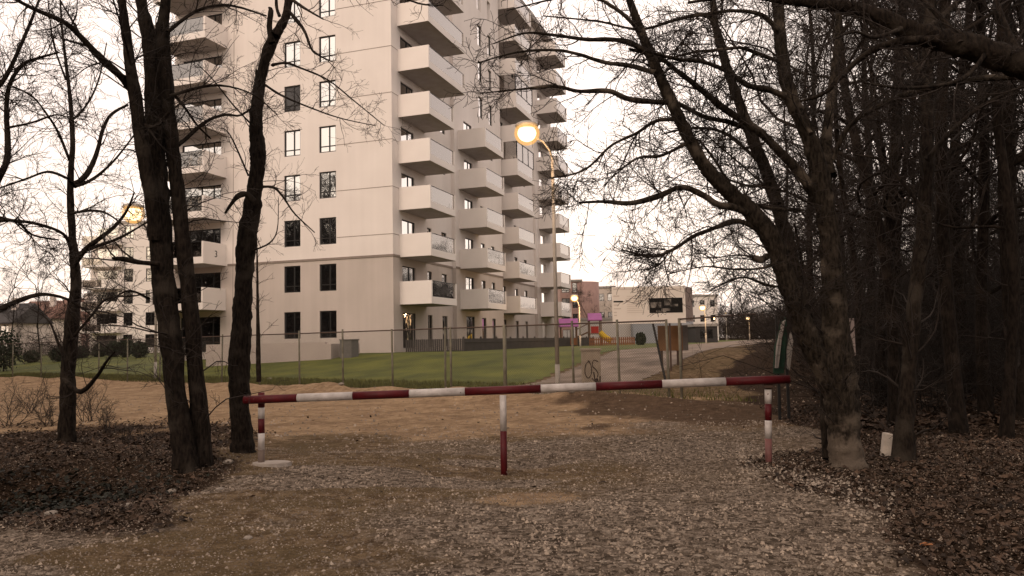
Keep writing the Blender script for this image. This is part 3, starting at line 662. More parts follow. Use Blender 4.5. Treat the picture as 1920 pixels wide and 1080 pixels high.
for px, dx in ((845, 0), (1275, 0)):
    x, y = on_fence(px); z = tz(x, y); MB().tube([(x-4, y-20, z-.3), (x-4, y-20, z+2.1)], .035, 8).build('post', POSTM, fe, True)
rm = MB()
for i in range(len(pp)-1):
    a, b = pp[i], pp[i+1]
    if posts[i] == 946: pass
    rm.tube([(a[0], a[1], a[2]+2.05), (b[0], b[1], b[2]+2.05)], .024, 6)
x, y = on_fence(1252); x2, y2 = on_fence(1275); x3, y3 = on_fence(1420); rm.tube([(x2-4, y2-20, 2.08), (x3-4, y3-20, 2.14)], .024, 6)
rm.build('top_rail', RAILM, fe, True)
me = bpy.data.meshes.new('wire_mesh'); Vv = []; Ff = []; uvs = []; s_ = 0
for i in range(len(pp)-1):
    a, b = pp[i], pp[i+1]; d = math.dist(a[:2], b[:2]); k = len(Vv)
    Vv += [(a[0], a[1]-.03, a[2]+.05), (b[0], b[1]-.03, b[2]+.05), (b[0], b[1]-.03, b[2]+2.05), (a[0], a[1]-.03, a[2]+2.05)]; Ff.append((k, k+1, k+2, k+3)); uvs += [(s_, 0), (s_+d, 0), (s_+d, 2), (s_, 2)]; s_ += d
me.from_pydata(Vv, [], Ff); ul = me.uv_layers.new(name='UVMap')
for i, u in enumerate(uvs): ul.data[i].uv = u
me.materials.append(cl); wo = bpy.data.objects.new('wire_mesh', me); col.objects.link(wo); wo.parent = fe

# ================================================================== BARRIER
def paint(name, c, dirt): return mat(name, c, dirt, scale=9, rough=.55, bump=.002, bscale=60)
def chips(m, c):
    n = m.node_tree; b = n.nodes['Principled BSDF']; src = b.inputs['Base Color'].links[0].from_socket; t = n.nodes.new('ShaderNodeTexCoord'); x = n.nodes.new('ShaderNodeTexNoise'); x.inputs['Scale'].default_value = 16; x.inputs['Detail'].default_value = 9; x.inputs['Roughness'].default_value = .7
    q = n.nodes.new('ShaderNodeMapRange'); q.inputs[1].default_value = .63; q.inputs[2].default_value = .67; n.links.new(t.outputs['Object'], x.inputs['Vector']); n.links.new(x.outputs[0], q.inputs[0])
    mx = n.nodes.new('ShaderNodeMix'); mx.data_type = 'RGBA'; n.links.new(q.outputs[0], mx.inputs[0]); n.links.new(src, mx.inputs[6]); mx.inputs[7].default_value = (*c, 1); n.links.new(mx.outputs[2], b.inputs['Base Color'])
RED = paint('red_barrier_paint', (.10, .005, .009), (.065, .005, .008)); WHT = paint('white_barrier_paint', (.62, .58, .56), (.44, .40, .38)); PINKP = paint('faded_pink_paint', (.22, .09, .085), (.15, .07, .065))
def seg_tube(name_parent, P, Q, cuts, r, mats, parent, name):
    P = Vector(P); Q = Vector(Q)
    pts = [P.lerp(Q, c) for c in cuts]; me_all = MB(); fm = []
    for i in range(len(cuts)-1):
        f0 = len(me_all.F); me_all.tube([pts[i], pts[i+1]], r, 16, cap=True); fm += [mats[i]]*(len(me_all.F)-f0)
    names = []; ml = []
    for m_ in mats:
        if m_ not in ml: ml.append(m_)
    o = me_all.build(name, ml, parent, False)
    for pl_, m_ in zip(o.data.polygons, fm): pl_.material_index = ml.index(m_); pl_.use_smooth = len(pl_.vertices) == 4
    return o
for m_ in (RED, WHT, PINKP): chips(m_, (.13, .09, .07))
BD = 10.15
bar = empty('barrier_gate', tuple(at(942, 760, BD)[:2])+(0,)); bx0, by0 = bar.location.x, bar.location.y
tag(bar, 'red and white striped barrier boom resting on three short posts across the track', 'barrier')
def loc(p): return (p[0]-bx0, p[1]-by0, p[2])
DL, DR = 10.25, 9.95
PL = at(458, 750, DL); PR = at(1480, 711, DR)
xs = [458, 558, 662, 768, 872, 1014, 1117, 1241, 1360, 1480]; ct = []
for x in xs:     # param along the boom whose projection has that pixel column
    lo_, hi_ = 0., 1.
    for _ in range(40):
        m_ = (lo_+hi_)/2; p = PL+(PR-PL)*m_; qx, _q = proj(*p)
        if qx < x: lo_ = m_
        else: hi_ = m_
    ct.append(lo_)
ct[0] = 0; ct[-1] = 1
seg_tube(None, loc(PL), loc(PR), ct, .054, [RED, WHT]*4+[RED], bar, 'boom')
def vpost(px, pyb, pyt, D, cuts_px, mats, lean=0, name='post'):
    t = at(px, pyt, D); zb = tz(t[0], D)-.12; b = at(px+lean, pyb, D); b2 = np.array([b[0], D, min(b[2], zb+.1)-.1])
    c = [0]
    for y in cuts_px: zz = at(px, y, D)[2]; c.append((zz-b2[2])/(t[2]-b2[2]))
    c.append(1); return seg_tube(None, loc(b2), loc(t), c, .043, mats, bar, name), b2, t
vpost(490, 872, 736, DL+.10, [843, 812, 785, 764], [mat('bare_post', (.16, .12, .10), (.12, .09, .08), scale=8), WHT, RED, WHT, RED])
vpost(943, 886, 741, 10.06, [808], [RED, WHT], lean=2)
vpost(1440, 857, 722, DR+.09, [822, 788, 757, 730], [PINKP, WHT, RED, WHT, MATS['rusty_rail']])
p = at(1440, 716, DR+.05); MB().box(p[0]-bx0-.06, p[0]-bx0+.06, p[1]-by0-.03, p[1]-by0+.07, p[2]-.08, p[2]+.06).build('latch', RAILM, bar, bevel=.01)
g = gnd(494, 882); fmb = MB(); N = 12; gz = tz(g[0], g[1])
ring = [(.27*math.cos(2*math.pi*i/N)*random.uniform(.85, 1.1), .19*math.sin(2*math.pi*i/N)*random.uniform(.85, 1.1)) for i in range(N)]
fmb.V = [(a, b, -.08) for a, b in ring]+[(a*.92, b*.92, .045) for a, b in ring]+[(0, 0, .055)]
fmb.F = [(i, (i+1) % N, N+(i+1) % N, N+i) for i in range(N)]+[(N+i, N+(i+1) % N, 2*N) for i in range(N)]
fo_ = fmb.build('concrete_footing', mat('footing_concrete', (.40, .35, .31), (.30, .26, .23), scale=8, bump=.01), bar); fo_.location = loc((g[0], DL+.1, gz))

# ================================================================== NOTICE BOARD, CABINET, MARKER, ETC.
D = 28; p0 = at(1147, 541, D); p1 = at(1284, 533, D); pb = at(1147, 608, D); wd = p1[0]-p0[0]; zb = pb[2]; zt = (p0[2]+p1[2])/2
nb_ = empty('notice_board', (p0[0], D, tz(p0[0], D))); gz = nb_.location.z; tag(nb_, 'large white building site notice board with a dark picture', 'notice board')
BW = mat('board_white', (.84, .77, .70), (.79, .72, .65), scale=.9, rough=.6); h = zt-zb; z0 = zb-gz
MB().box(0, wd, 0, .05, z0, z0+h).build('panel', BW, nb_)
MB().box(wd+.003, wd+.45, .02, .06, z0+.05, z0+h-.05, T=Matrix.Translation((wd, .0, 0)) @ Matrix.Rotation(R_(40), 4, 'Z') @ Matrix.Translation((-wd, 0, 0))).build('side_panel', mat('board_side', (.34, .27, .25), (.40, .32, .29), scale=3), nb_)
BK = mat('print_black', (.012, .011, .010), scale=9); GY_ = mat('print_grey', (.62, .54, .48), (.66, .58, .51), scale=9)
pw = wd*.455; px_ = wd*.505
MB().box(px_, px_+pw, -.006, -.002, z0+h*.28, z0+h*.68).build('picture', BK, nb_)
pc = MB(); L1 = lambda a, b, c, d, e=-.010: pc.box(px_+pw*a, px_+pw*b, e, e+.003, z0+h*(.28+.4*c), z0+h*(.28+.4*d))
L1(.04, .36, .35, .72); L1(.45, .66, .5, .93); L1(.36, .62, .12, .3, -.012); L1(.62, .86, .42, .58, -.013); L1(.2, .5, .05, .16, -.014)
pc.build('pictured_buildings', mat('print_mid', (.30, .27, .24), (.03, .028, .026), scale=5, detail=3), nb_)
MB().box(wd*.02, wd*.15, -.006, -.002, z0+h*.585, z0+h*.625).build('headline_bar', BK, nb_)
tl = MB()
for a, b, zz in ((.02, .10, .74), (.02, .09, .50), (.02, .12, .40), (.02, .06, .30), (.02, .06, .22), (.02, .3, .93), (.74, .96, .90)): tl.box(wd*a, wd*b, -.006, -.002, z0+h*zz, z0+h*(zz+.03))
for i in range(9): tl.box(wd*.2, wd*(.44-.03*(i % 3)), -.006, -.002, z0+h*(.3+.055*i), z0+h*(.312+.055*i))
tl.build('text_lines', GY_, nb_)
for xx in (.78, .93): MB().box(wd*xx-.03, wd*xx+.03, .06, .12, -.3, z0+h-.05).build('leg', RAILM, nb_)
a_ = at(1225, 608, D); b_ = at(1250, 708, 25.0)
MB().tube([(a_[0]-p0[0], .05, a_[2]-gz), (b_[0]-p0[0], b_[1]-D, tz(b_[0], b_[1])-gz-.1)], .04, 6).build('brace', mat('tarred_wood', (.012, .010, .009), scale=5, rough=.95), nb_)
D = 29.2; q0 = at(1233, 611, D); q1 = at(1291, 657, D); bo = empty('plywood_board', (q0[0], D, tz(q0[0], D))); gz = bo.location.z; w2 = q1[0]-q0[0]
tag(bo, 'brown plywood board on posts under the right end of the notice board', 'board')
MB().box(0, w2*.82, 0, .04, q1[2]-gz, q0[2]-gz).build('panel', mat('plywood', (.20, .105, .05), (.26, .14, .07), scale=2.5), bo)
MB().box(w2*.82+.004, w2, .01, .05, q1[2]-gz, q0[2]-gz).build('grey_edge', mat('grey_edge', (.16, .14, .13)), bo)
for xx in (.12, .66): MB().box(w2*xx-.04, w2*xx+.04, .05, .13, -.3, q0[2]-gz).build('post', RAILM, bo)
# graffiti cabinet
D = 24.5; c0 = at(1093, 716, D); c1 = at(1131, 655, D); wd = c1[0]-c0[0]; gz = tz(c0[0], D); hh = c1[2]-gz
cb = empty('concrete_cabinet', (c0[0], D, gz)); tag(cb, 'pale concrete cabinet with dark graffiti behind the fence', 'utility cabinet')
MB().box(0, wd*.86, 0, .45, -.2, hh-.04).build('body', mat('cabinet_concrete', (.34, .28, .215), (.27, .22, .17), scale=4, bump=.01), cb, bevel=.015)
MB().box(-.03, wd*.86+.03, -.03, .48, hh-.038, hh+.03).build('cap', MATS['cabinet_concrete'], cb, bevel=.01)
gf = MB()
def stroke(pts, r=.014): 
    S = smooth_path([(u*wd*.86, -.006, v*hh) for u, v in pts], 18); gf.tube([tuple(s) for s in S], r, 5)
stroke([(.42, .72), (.2, .66), (.12, .45), (.28, .30), (.48, .42), (.46, .62), (.30, .74)])
stroke([(.86, .70), (.62, .74), (.54, .60), (.74, .50), (.84, .38), (.66, .24), (.5, .30)]); stroke([(.6, .45), (.72, .12), (.78, .30), (.9, .1), (.95, .35)], .02)
gf.build('graffiti', mat('graffiti_paint', (.05, .03, .025)), cb)
# white marker stone
g = gnd(1660, 856); mk = MB(); T = Matrix.Rotation(R_(9), 4, 'Y'); mk.box(-.055, .055, -.05, .05, -.08, .30, T=T)
mo = mk.build('marker_stone', mat('marker_paint', (.66, .58, .50), (.52, .46, .40), scale=12, bump=.01), None, bevel=.018); mo.location = (g[0], g[1], tz(g[0], g[1])); tag(mo, 'short white marker stone leaning in the leaf litter right of the barrier', 'marker stone')
# green and white leaning sheet
D = 15; gb = empty('tarpaulin', tuple(at(1452, 700, D)[:2])+(0.,)); tag(gb, 'dark green and white sheet draped on a frame at the edge of the woods', 'tarpaulin')
def sh(pl, m, nm, th=.03, off=0):
    mb = MB(); P = [at(x, y, D) for x, y in pl]; L = [(p[0]-gb.location.x, p[1]-gb.location.y+off+.25*math.sin(i*1.7)*.3, p[2]) for i, p in enumerate(P)]; k = len(L)
    mb.V = L+[(a, b+th, c) for a, b, c in L]; mb.F = [tuple(range(k)), tuple(range(2*k-1, k-1, -1))]+[(i, (i+1) % k, k+(i+1) % k, k+i) for i in range(k)]; return mb.build(nm, m, gb)
sh([(1450, 702), (1455, 650), (1463, 604), (1472, 592), (1478, 640), (1472, 700)], mat('green_sheet', (.012, .035, .022), (.02, .05, .03), scale=4), 'green_sheet')
sh([(1451, 690), (1456, 648), (1463, 604), (1468, 600), (1464, 640), (1459, 690)], mat('white_sheet', (.34, .31, .28), (.26, .23, .21), scale=4), 'white_stripe', off=-.08)
sh([(1474, 690), (1476, 655), (1480, 620), (1483, 640), (1480, 695)], MATS['white_sheet'], 'white_stripe', off=-.06)
MB().tube([(.1, .1, -.2), (.12, .1, 2.0)], .03, 6).tube([(.28, .1, -.2), (.28, .1, 2.0)], .03, 6).build('frame', FRAME, gb)
# trail sign on pole behind the big right tree
D = 11.5; a = at(1598, 700, D); ts = empty('trail_marker', (a[0], D, tz(a[0], D))); tag(ts, 'narrow white trail marker board on a post behind the forked tree', 'trail marker')
q = at(1598, 597, D); MB().tube([(0, 0, -.2), (0, 0, q[2]-tz(a[0], D))], .03, 6).build('post', RAILM, ts)
MB().box(-.045, .045, -.05, -.032, q[2]-tz(a[0], D)-.55, q[2]-tz(a[0], D)).build('board', MATS['board_side'], ts)
# playground
D = 74; MAG = mat('magenta_plastic', (.40, .13, .35), (.34, .11, .30), scale=2, rough=.5); ORG = mat('orange_wood', (.27, .11, .045), (.20, .08, .035), scale=3); REDP = mat('red_plastic', (.42, .03, .02)); YEL = mat('yellow_plastic', (.62, .40, .03)); LOG = mat('play_timber', (.16, .09, .05))
pg = empty('playground_tower', tuple(at(1114, 640, D)[:2])+(1.05,)); tag(pg, 'wooden play tower with magenta roof, red panel and yellow slide', 'play tower'); k = D/F_PX
def ptw(x, y): p = at(x, y, D); return p[0]-pg.location.x, p[2]-1.05
def rf(e, x0, x1, y0, y1, z0, z1):
    m_ = MB(); ym = (y0+y1)/2; m_.V = [(x0, y0, z0), (x1, y0, z0), (x1, ym, z1), (x0, ym, z1), (x1, y1, z0), (x0, y1, z0), (x0, y0, z0-.08), (x1, y0, z0-.08), (x1, y1, z0-.08), (x0, y1, z0-.08)]
    m_.F = [(0, 1, 2, 3), (3, 2, 4, 5), (0, 3, 5), (1, 4, 2), (6, 9, 8, 7), (6, 7, 1, 0), (7, 8, 4, 1), (8, 9, 5, 4), (9, 6, 0, 5)]; return m_.build('roof', MAG, e)
xa, za = ptw(1102, 600); xb, zb = ptw(1127, 587); rf(pg, xa, xb, -.8, .8, za, zb)
for xx in (xa+.1, xb-.1):
    for yy in (-.6, .6): MB().box(xx-.05, xx+.05, yy-.05, yy+.05, -.1, za).build('post', LOG, pg)
x1_, z1_ = ptw(1107, 625); x2_, z2_ = ptw(1121, 612); MB().box(x1_, x2_, -.68, -.62, z1_, z2_).build('red_panel', REDP, pg)
MB().box(xa, xb, -.6, .6, z1_-.1, z1_-.02).build('platform', LOG, pg)
sx1, sz1 = ptw(1124, 624); sx2, sz2 = ptw(1142, 639); MB().tube([(sx1, -.9, sz1), ((sx1+sx2)/2, -1.2, (sz1+sz2)/2-.1), (sx2, -1.4, sz2)], .28, 8).build('slide', YEL, pg)
rx1, rz1 = ptw(1080, 618); rx2, rz2 = ptw(1104, 606); rx3, rz3 = ptw(1082, 632); rx4, rz4 = ptw(1104, 622)
MB().tube([(rx1, -.5, rz1), (rx2, -.5, rz2)], .05, 6).tube([(rx3, -.5, rz3), (rx4, -.5, rz4)], .08, 6).build('ramp', LOG, pg)
p2 = empty('playground_tower', tuple(at(1066, 640, D-2)[:2])+(1.05,)); tag(p2, 'second magenta roofed play house right beside the lamp pole', 'play tower')
D -= 2; pg_, pg = pg, p2; xa, za = ptw(1048, 612); xb, zb = ptw(1083, 597); rf(p2, xa, xb, -.9, .9, za, zb)
for xx in (xa+.15, xb-.15):
    for yy in (-.6, .6): MB().box(xx-.05, xx+.05, yy-.05, yy+.05, -.1, za).build('post', LOG, p2)
MB().box(xa+.2, xb-.2, -.62, -.56, .1, .75).build('red_panel', ORG, p2)
pf = empty('picket_fence', tuple(at(1105, 640, 70)[:2])+(1.05,)); tag(pf, 'low orange picket fence round the playground', 'fence'); a = MB(); L_ = at(1188, 640, 70)[0]-at(1105, 640, 70)[0]; x = 0
while x < L_: a.box(x, x+.11, 0, .03, 0, .75); x += .19
a.box(0, L_, .03, .07, .15, .22).box(0, L_, .03, .07, .52, .59); a.build('pickets', ORG, pf)
pf = empty('board_fence', tuple(at(962, 640, 72)[:2])+(1.05,)); tag(pf, 'low dark board fence left of the orange pickets', 'fence'); a = MB(); L_ = at(1104, 640, 72)[0]-at(962, 640, 72)[0]; x = 0
while x < L_: a.box(x, x+.14, 0, .03, 0, .78); x += .17
a.box(0, L_, .03, .07, .15, .22).box(0, L_, .03, .07, .52, .59); a.build('boards', FD, pf)

# ================================================================== TREES
def tree_obj(name, label, base, trunks, branches, bark=BARK, cat='tree', group=None, sides=14):
    e = empty(name, base); tag(e, label, cat, group); b = np.array(base)
    T = Tubes(); T.rough = .16
    for P, R in trunks:
        if R.max() > .06:
            S = smooth_path(np.concatenate([P[0], R[0][:, None]], 1), P.shape[1]*2); P = S[None, :, :3]; R = S[None, :, 3]
        m_ = P.shape[1]; R = R*(1+.07*fbm(np.linspace(0, m_*.5, m_)[None]+base[0]*7, np.zeros((1, m_))+base[1], 3))
        T.add(P-b, R, sides+6 if R.max() > .06 else 8)
    t = T.obj('trunk', bark, e)
    C = Tubes()
    for P, R, n_ in branches: C.add(P-b, R, n_)
    if branches: C.obj('crown', TWIG, e)
    return e
def growth(limbs, k1, L1, k2, L2, k3=0, L3=(.2, .4), up=.12, rmax=.022, fall=0., tip=.0026, rng=RNG, m1=7):
    """limbs: list of (P,R); returns branch lists"""
    out = []
    for P, R in limbs:
        ln = np.linalg.norm(np.diff(P[0], axis=0), axis=1).sum(); kk = max(1, int(k1*ln))
        a, ra = spawn(P, R, kk, L1, m1, (30, 75), up, .55, rmax, tip, t0=.1, rng=rng, wob=.18, fall=fall); out.append((a, ra, 4))
        b, rb = spawn(a, ra, k2, L2, 5, (25, 65), up, .6, rmax*.5, tip*.9, t0=.1, rng=rng, fall=fall); out.append((b, rb, 3))
        if k3: c, rc = spawn(b, rb, k3, L3, 4, (25, 60), up*.6, .7, rmax*.3, tip*.85, t0=.15, rng=rng, fall=fall); out.append((c, rc, 3))
    return out
def base_of(px, py): g = gnd(px, py); return (g[0], g[1], tz(g[0], g[1])-.05)
# --- triple-stemmed tree on the left
D = 10.0
main = traced([(350, 905, 56), (346, 860, 42), (333, 760, 38), (318, 620, 38), (304, 490, 39), (297, 370, 40), (292, 290, 38), (292, 200, 36), (288, 110, 36), (272, 40, 24), (262, -20, 18), (250, -160, 14), (256, -330, 8)], D, 46, .3)
right = traced([(382, 895, 46), (378, 850, 35), (368, 700, 30), (350, 510, 27), (334, 370, 26), (322, 260, 25), (311, 150, 26), (306, 70, 22), (310, 0, 18), (316, -150, 20), (310, -330, 8)], D+.25, 42, -.2)
lefts = traced([(294, 450, 28), (284, 370, 27), (268, 280, 27), (254, 185, 22), (240, 90, 18), (228, 0, 16), (210, -120, 12), (205, -260, 6)], D, 32, -.6)
stub = traced([(288, 120, 20), (300, 60, 17), (310, 0, 15), (330, -120, 10)], D+.1, 16, .3)
lim = [traced([(248, 172, 15), (228, 145, 15), (190, 110, 14), (150, 68, 11), (120, 42, 10), (62, 16, 8), (5, -12, 6), (-60, -30, 4)], D-.1, 26, -1.2),
       traced([(320, 170, 8), (345, 200, 5), (370, 235, 4), (395, 260, 3)], D+.2, 12, .6),
       traced([(335, 272, 9), (352, 258, 8), (375, 236, 7), (398, 222, 6), (425, 215, 5), (452, 216, 4), (480, 195, 3)], D+.2, 20, .8),
       traced([(300, 495, 10), (262, 492, 9), (232, 486, 11), (210, 484, 4)], D-.1, 12, -.3),
       traced([(262, 230, 8), (290, 238, 8), (318, 210, 6)], D-.2, 10, -.2),
       traced([(252, 150, 5), (230, 60, 4), (200, -40, 3)], D-.2, 12, -1),
       traced([(262, -20, 12), (300, -60, 9), (380, -90, 7), (470, -80, 4)], D, 14, -.5),
       traced([(314, 60, 8), (370, 20, 6), (430, 10, 5), (500, 30, 3)], D, 14, .8),
       traced([(318, 180, 7), (400, 160, 5), (470, 175, 3), (520, 215, 2)], D, 14, .8),
       traced([(280, 560, 5), (240, 545, 4), (200, 570, 3)], D, 10, -.6)]
br = growth(lim, 8, (.35, 1.2), 6, (.15, .5), 4, (.08, .25)); br += growth([main, lefts, right], 4.5, (.5, 1.7), 7, (.2, .6), 3, (.1, .3), up=.05, rmax=.014)
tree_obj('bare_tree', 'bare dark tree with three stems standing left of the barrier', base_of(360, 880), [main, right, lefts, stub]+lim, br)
# --- tree beside the left barrier post
D = 11.4
t2 = traced([(456, 862, 46), (453, 820, 38), (449, 740, 36), (450, 660, 38), (455, 580, 34), (459, 500, 33), (464, 440, 36), (474, 380, 30), (482, 320, 26), (484, 285, 30), (480, 240, 25), (484, 180, 22), (494, 125, 19), (505, 90, 22), (520, 58, 18)], D, 70, .2)
t2b = traced([(516, 66, 18), (534, 35, 15), (542, 0, 15), (555, -90, 11), (560, -260, 6)], D+.1, 20, .2)
t2c = traced([(510, 80, 13), (505, 50, 12), (508, 20, 9), (503, 14, 3)], D+.1, 10, -.1)
t2d = traced([(524, 30, 7), (518, 5, 6), (522, -60, 4)], D+.1, 10, .1)
lim = [traced([(476, 378, 13), (462, 364, 12), (446, 368, 9), (434, 382, 7), (422, 400, 4)], D-.2, 14, -.2), traced([(486, 150, 11), (482, 136, 9), (480, 130, 2)], D-.1, 6, -.1),
       traced([(510, 122, 6), (535, 118, 4.5), (565, 128, 4), (615, 150, 3), (665, 190, 2.5), (720, 235, 1.6)], D, 24, -1.2), traced([(540, 20, 8), (556, 38, 7), (572, 60, 5.5), (584, 92, 4.5), (600, 105, 3.5), (624, 116, 2)], D, 20, -.4),
       traced([(498, 160, 5), (530, 180, 4), (590, 205, 3), (640, 222, 2.3), (705, 236, 1.5)], D, 22, -.9), traced([(494, 350, 6), (514, 352, 5), (530, 368, 4), (552, 400, 3), (590, 436, 2)], D, 18, -.5),
       traced([(548, 0, 7), (575, 18, 5), (606, 36, 3)], D, 10, -.4), traced([(474, 470, 4), (505, 456, 3), (520, 430, 2), (522, 370, 1.3)], D, 12, -.3),
       traced([(478, 240, 4), (440, 200, 3), (400, 150, 2.5), (370, 120, 1.6)], D, 14, -.6), traced([(466, 330, 4), (440, 270, 3), (425, 245, 2), (410, 240, 1.5)], D, 14, -.6),
       traced([(545, -40, 9), (620, -60, 7), (700, -30, 5), (780, 5, 3.5), (830, 10, 2)], D, 18, -1.2)]
br = growth(lim, 6, (.3, 1.1), 5, (.12, .4), 2, (.08, .2), rmax=.008, tip=.0022); br += growth([t2], 2.4, (.4, 1.4), 5, (.15, .45), 2, up=.05, rmax=.009, tip=.0022)
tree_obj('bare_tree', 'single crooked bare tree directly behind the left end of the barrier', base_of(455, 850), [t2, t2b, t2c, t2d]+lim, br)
# --- slender tree on the far left
D = 13.0
t3 = traced([(124, 840, 34), (126, 780, 27), (128, 700, 26), (134, 620, 24), (142, 540, 19), (139, 480, 16), (134, 420, 13), (132, 340, 11), (136, 270, 9), (132, 190, 7), (124, 120, 5.5), (116, 50, 4), (112, -20, 3)], D, 50, .4)
lim = [traced([(138, 500, 12), (158, 470, 10), (180, 452, 9), (214, 425, 7), (238, 395, 5), (252, 360, 3)], D, 22, -.6), traced([(150, 475, 9), (180, 462, 7), (215, 450, 6), (250, 432, 4), (282, 412, 2)], D, 20, -1),
       traced([(134, 345, 12), (150, 340, 11), (168, 318, 10), (182, 286, 8), (192, 245, 7), (208, 215, 6), (240, 196, 4)], D, 26, .8), traced([(140, 350, 8), (175, 335, 6), (215, 300, 4), (250, 255, 3)], D, 18, 1),
       traced([(130, 300, 6), (110, 250, 5), (92, 220, 4), (60, 180, 3), (20, 160, 2)], D, 20, -1), traced([(128, 335, 6), (90, 322, 5), (50, 335, 4), (0, 352, 3), (-40, 360, 2)], D, 20, .8),
       traced([(136, 480, 8), (120, 440, 6), (70, 420, 6), (20, 412, 5), (-30, 400, 4)], D, 20, -1), traced([(130, 230, 5), (160, 200, 4), (185, 150, 3), (200, 80, 2)], D, 16, .6),
       traced([(134, 400, 6), (170, 395, 5), (200, 400, 4), (235, 425, 2)], D, 14, -.8), traced([(124, 150, 4), (100, 80, 3), (90, 0, 2)], D, 12, -.7), traced([(130, 640, 6), (165, 600, 5), (200, 560, 4), (250, 555, 3), (290, 548, 2)], D, 18, -.5),
       traced([(120, 710, 11), (150, 735, 10), (182, 705, 7), (198, 680, 5), (215, 660, 3)], D, 16, -.7), traced([(128, 690, 7), (108, 640, 5), (90, 600, 3), (60, 580, 2)], D, 14, .4)]
br = growth(lim, 6, (.35, 1.3), 5, (.2, .6), 3, (.1, .3), rmax=.011, tip=.003); br += growth([t3], 4.5, (.5, 1.5), 8, (.2, .5), 3, (.1, .25), rmax=.011)
tree_obj('bare_tree', 'slender bare tree on the litter bank at the far left', base_of(124, 830), [t3]+lim, br)
# --- tree just outside the left edge whose limbs reach in
D = 9.0
t4 = traced([(-150, 960, 60), (-140, 800, 48), (-120, 600, 42), (-90, 420, 36), (-60, 250, 28), (-50, 100, 22), (-60, -100, 14), (-70, -300, 6)], D, 40, .2)
lim = [traced([(-100, 450, 16), (-40, 400, 14), (0, 330, 12), (14, 290, 11), (12, 210, 9), (18, 160, 8), (42, 122, 7), (75, 108, 5), (112, 98, 3)], D, 30, .5), traced([(-110, 610, 16), (-50, 600, 14), (0, 580, 11), (30, 566, 10), (75, 552, 7), (118, 558, 5), (150, 575, 4), (172, 592, 2)], D, 24, .3),
       traced([(-95, 470, 10), (-20, 420, 8), (30, 415, 6), (60, 440, 4), (110, 450, 3)], D, 20, .5), traced([(-60, 200, 10), (0, 160, 8), (50, 60, 6), (80, -20, 4)], D, 18, .6), traced([(12, 240, 5), (60, 230, 4), (110, 215, 3), (150, 235, 1.6)], D, 14, .3)]
br = growth(lim, 9, (.35, 1.2), 7, (.2, .55), 4, (.1, .28), rmax=.010)
tree_obj('bare_tree', 'leafless tree cut by the left edge of the photo with limbs reaching in', base_of(-145, 930), [t4]+lim, br)
# --- big forked tree on the right
D = 9.6
R1 = traced([(1592, 900, 80), (1586, 860, 62), (1582, 800, 58), (1578, 740, 62), (1570, 680, 66), (1566, 600, 50), (1560, 500, 44), (1550, 410, 42), (1538, 330, 40), (1514, 250, 34), (1482, 180, 32), (1466, 100, 28), (1458, 0, 24), (1440, -150, 18), (1430, -330, 8)], D, 70, .3)
R1 = (R1[0], R1[1]*np.interp(np.arange(R1[1].shape[1]), [0, 22, 34, 60], [1, 1, .84, .84])[None])
R2 = traced([(1572, 735, 60), (1545, 690, 50), (1518, 640, 44), (1496, 580, 42), (1474, 520, 40), (1448, 450, 40), (1412, 402, 37), (1370, 362, 33), (1330, 322, 29), (1298, 272, 26), (1266, 205, 25), (1236, 140, 22), (1206, 70, 19), (1180, 0, 16), (1140, -120, 10), (1120, -250, 5)], D+.1, 80, -.6)
R2 = (R2[0], R2[1]*.9)
R3 = traced([(1506, 600, 34), (1490, 520, 32), (1476, 455, 28), (1460, 392, 25), (1438, 324, 23), (1411, 260, 21), (1384, 188, 18), (1360, 116, 16), (1342, 50, 14), (1336, -10, 12), (1330, -150, 8)], D+.5, 56, .7)
R4 = traced([(1548, 400, 24), (1524, 360, 22), (1498, 322, 18), (1456, 278, 16), (1419, 243, 15), (1364, 208, 13), (1318, 171, 11), (1271, 134, 9), (1235, 108, 8), (1180, 92, 6)], D+.3, 46, -.7)
R5 = traced([(1556, 330, 26), (1548, 280, 22), (1556, 200, 17), (1568, 110, 15), (1572, 40, 12), (1580, -60, 9)], D+.4, 26, .6)
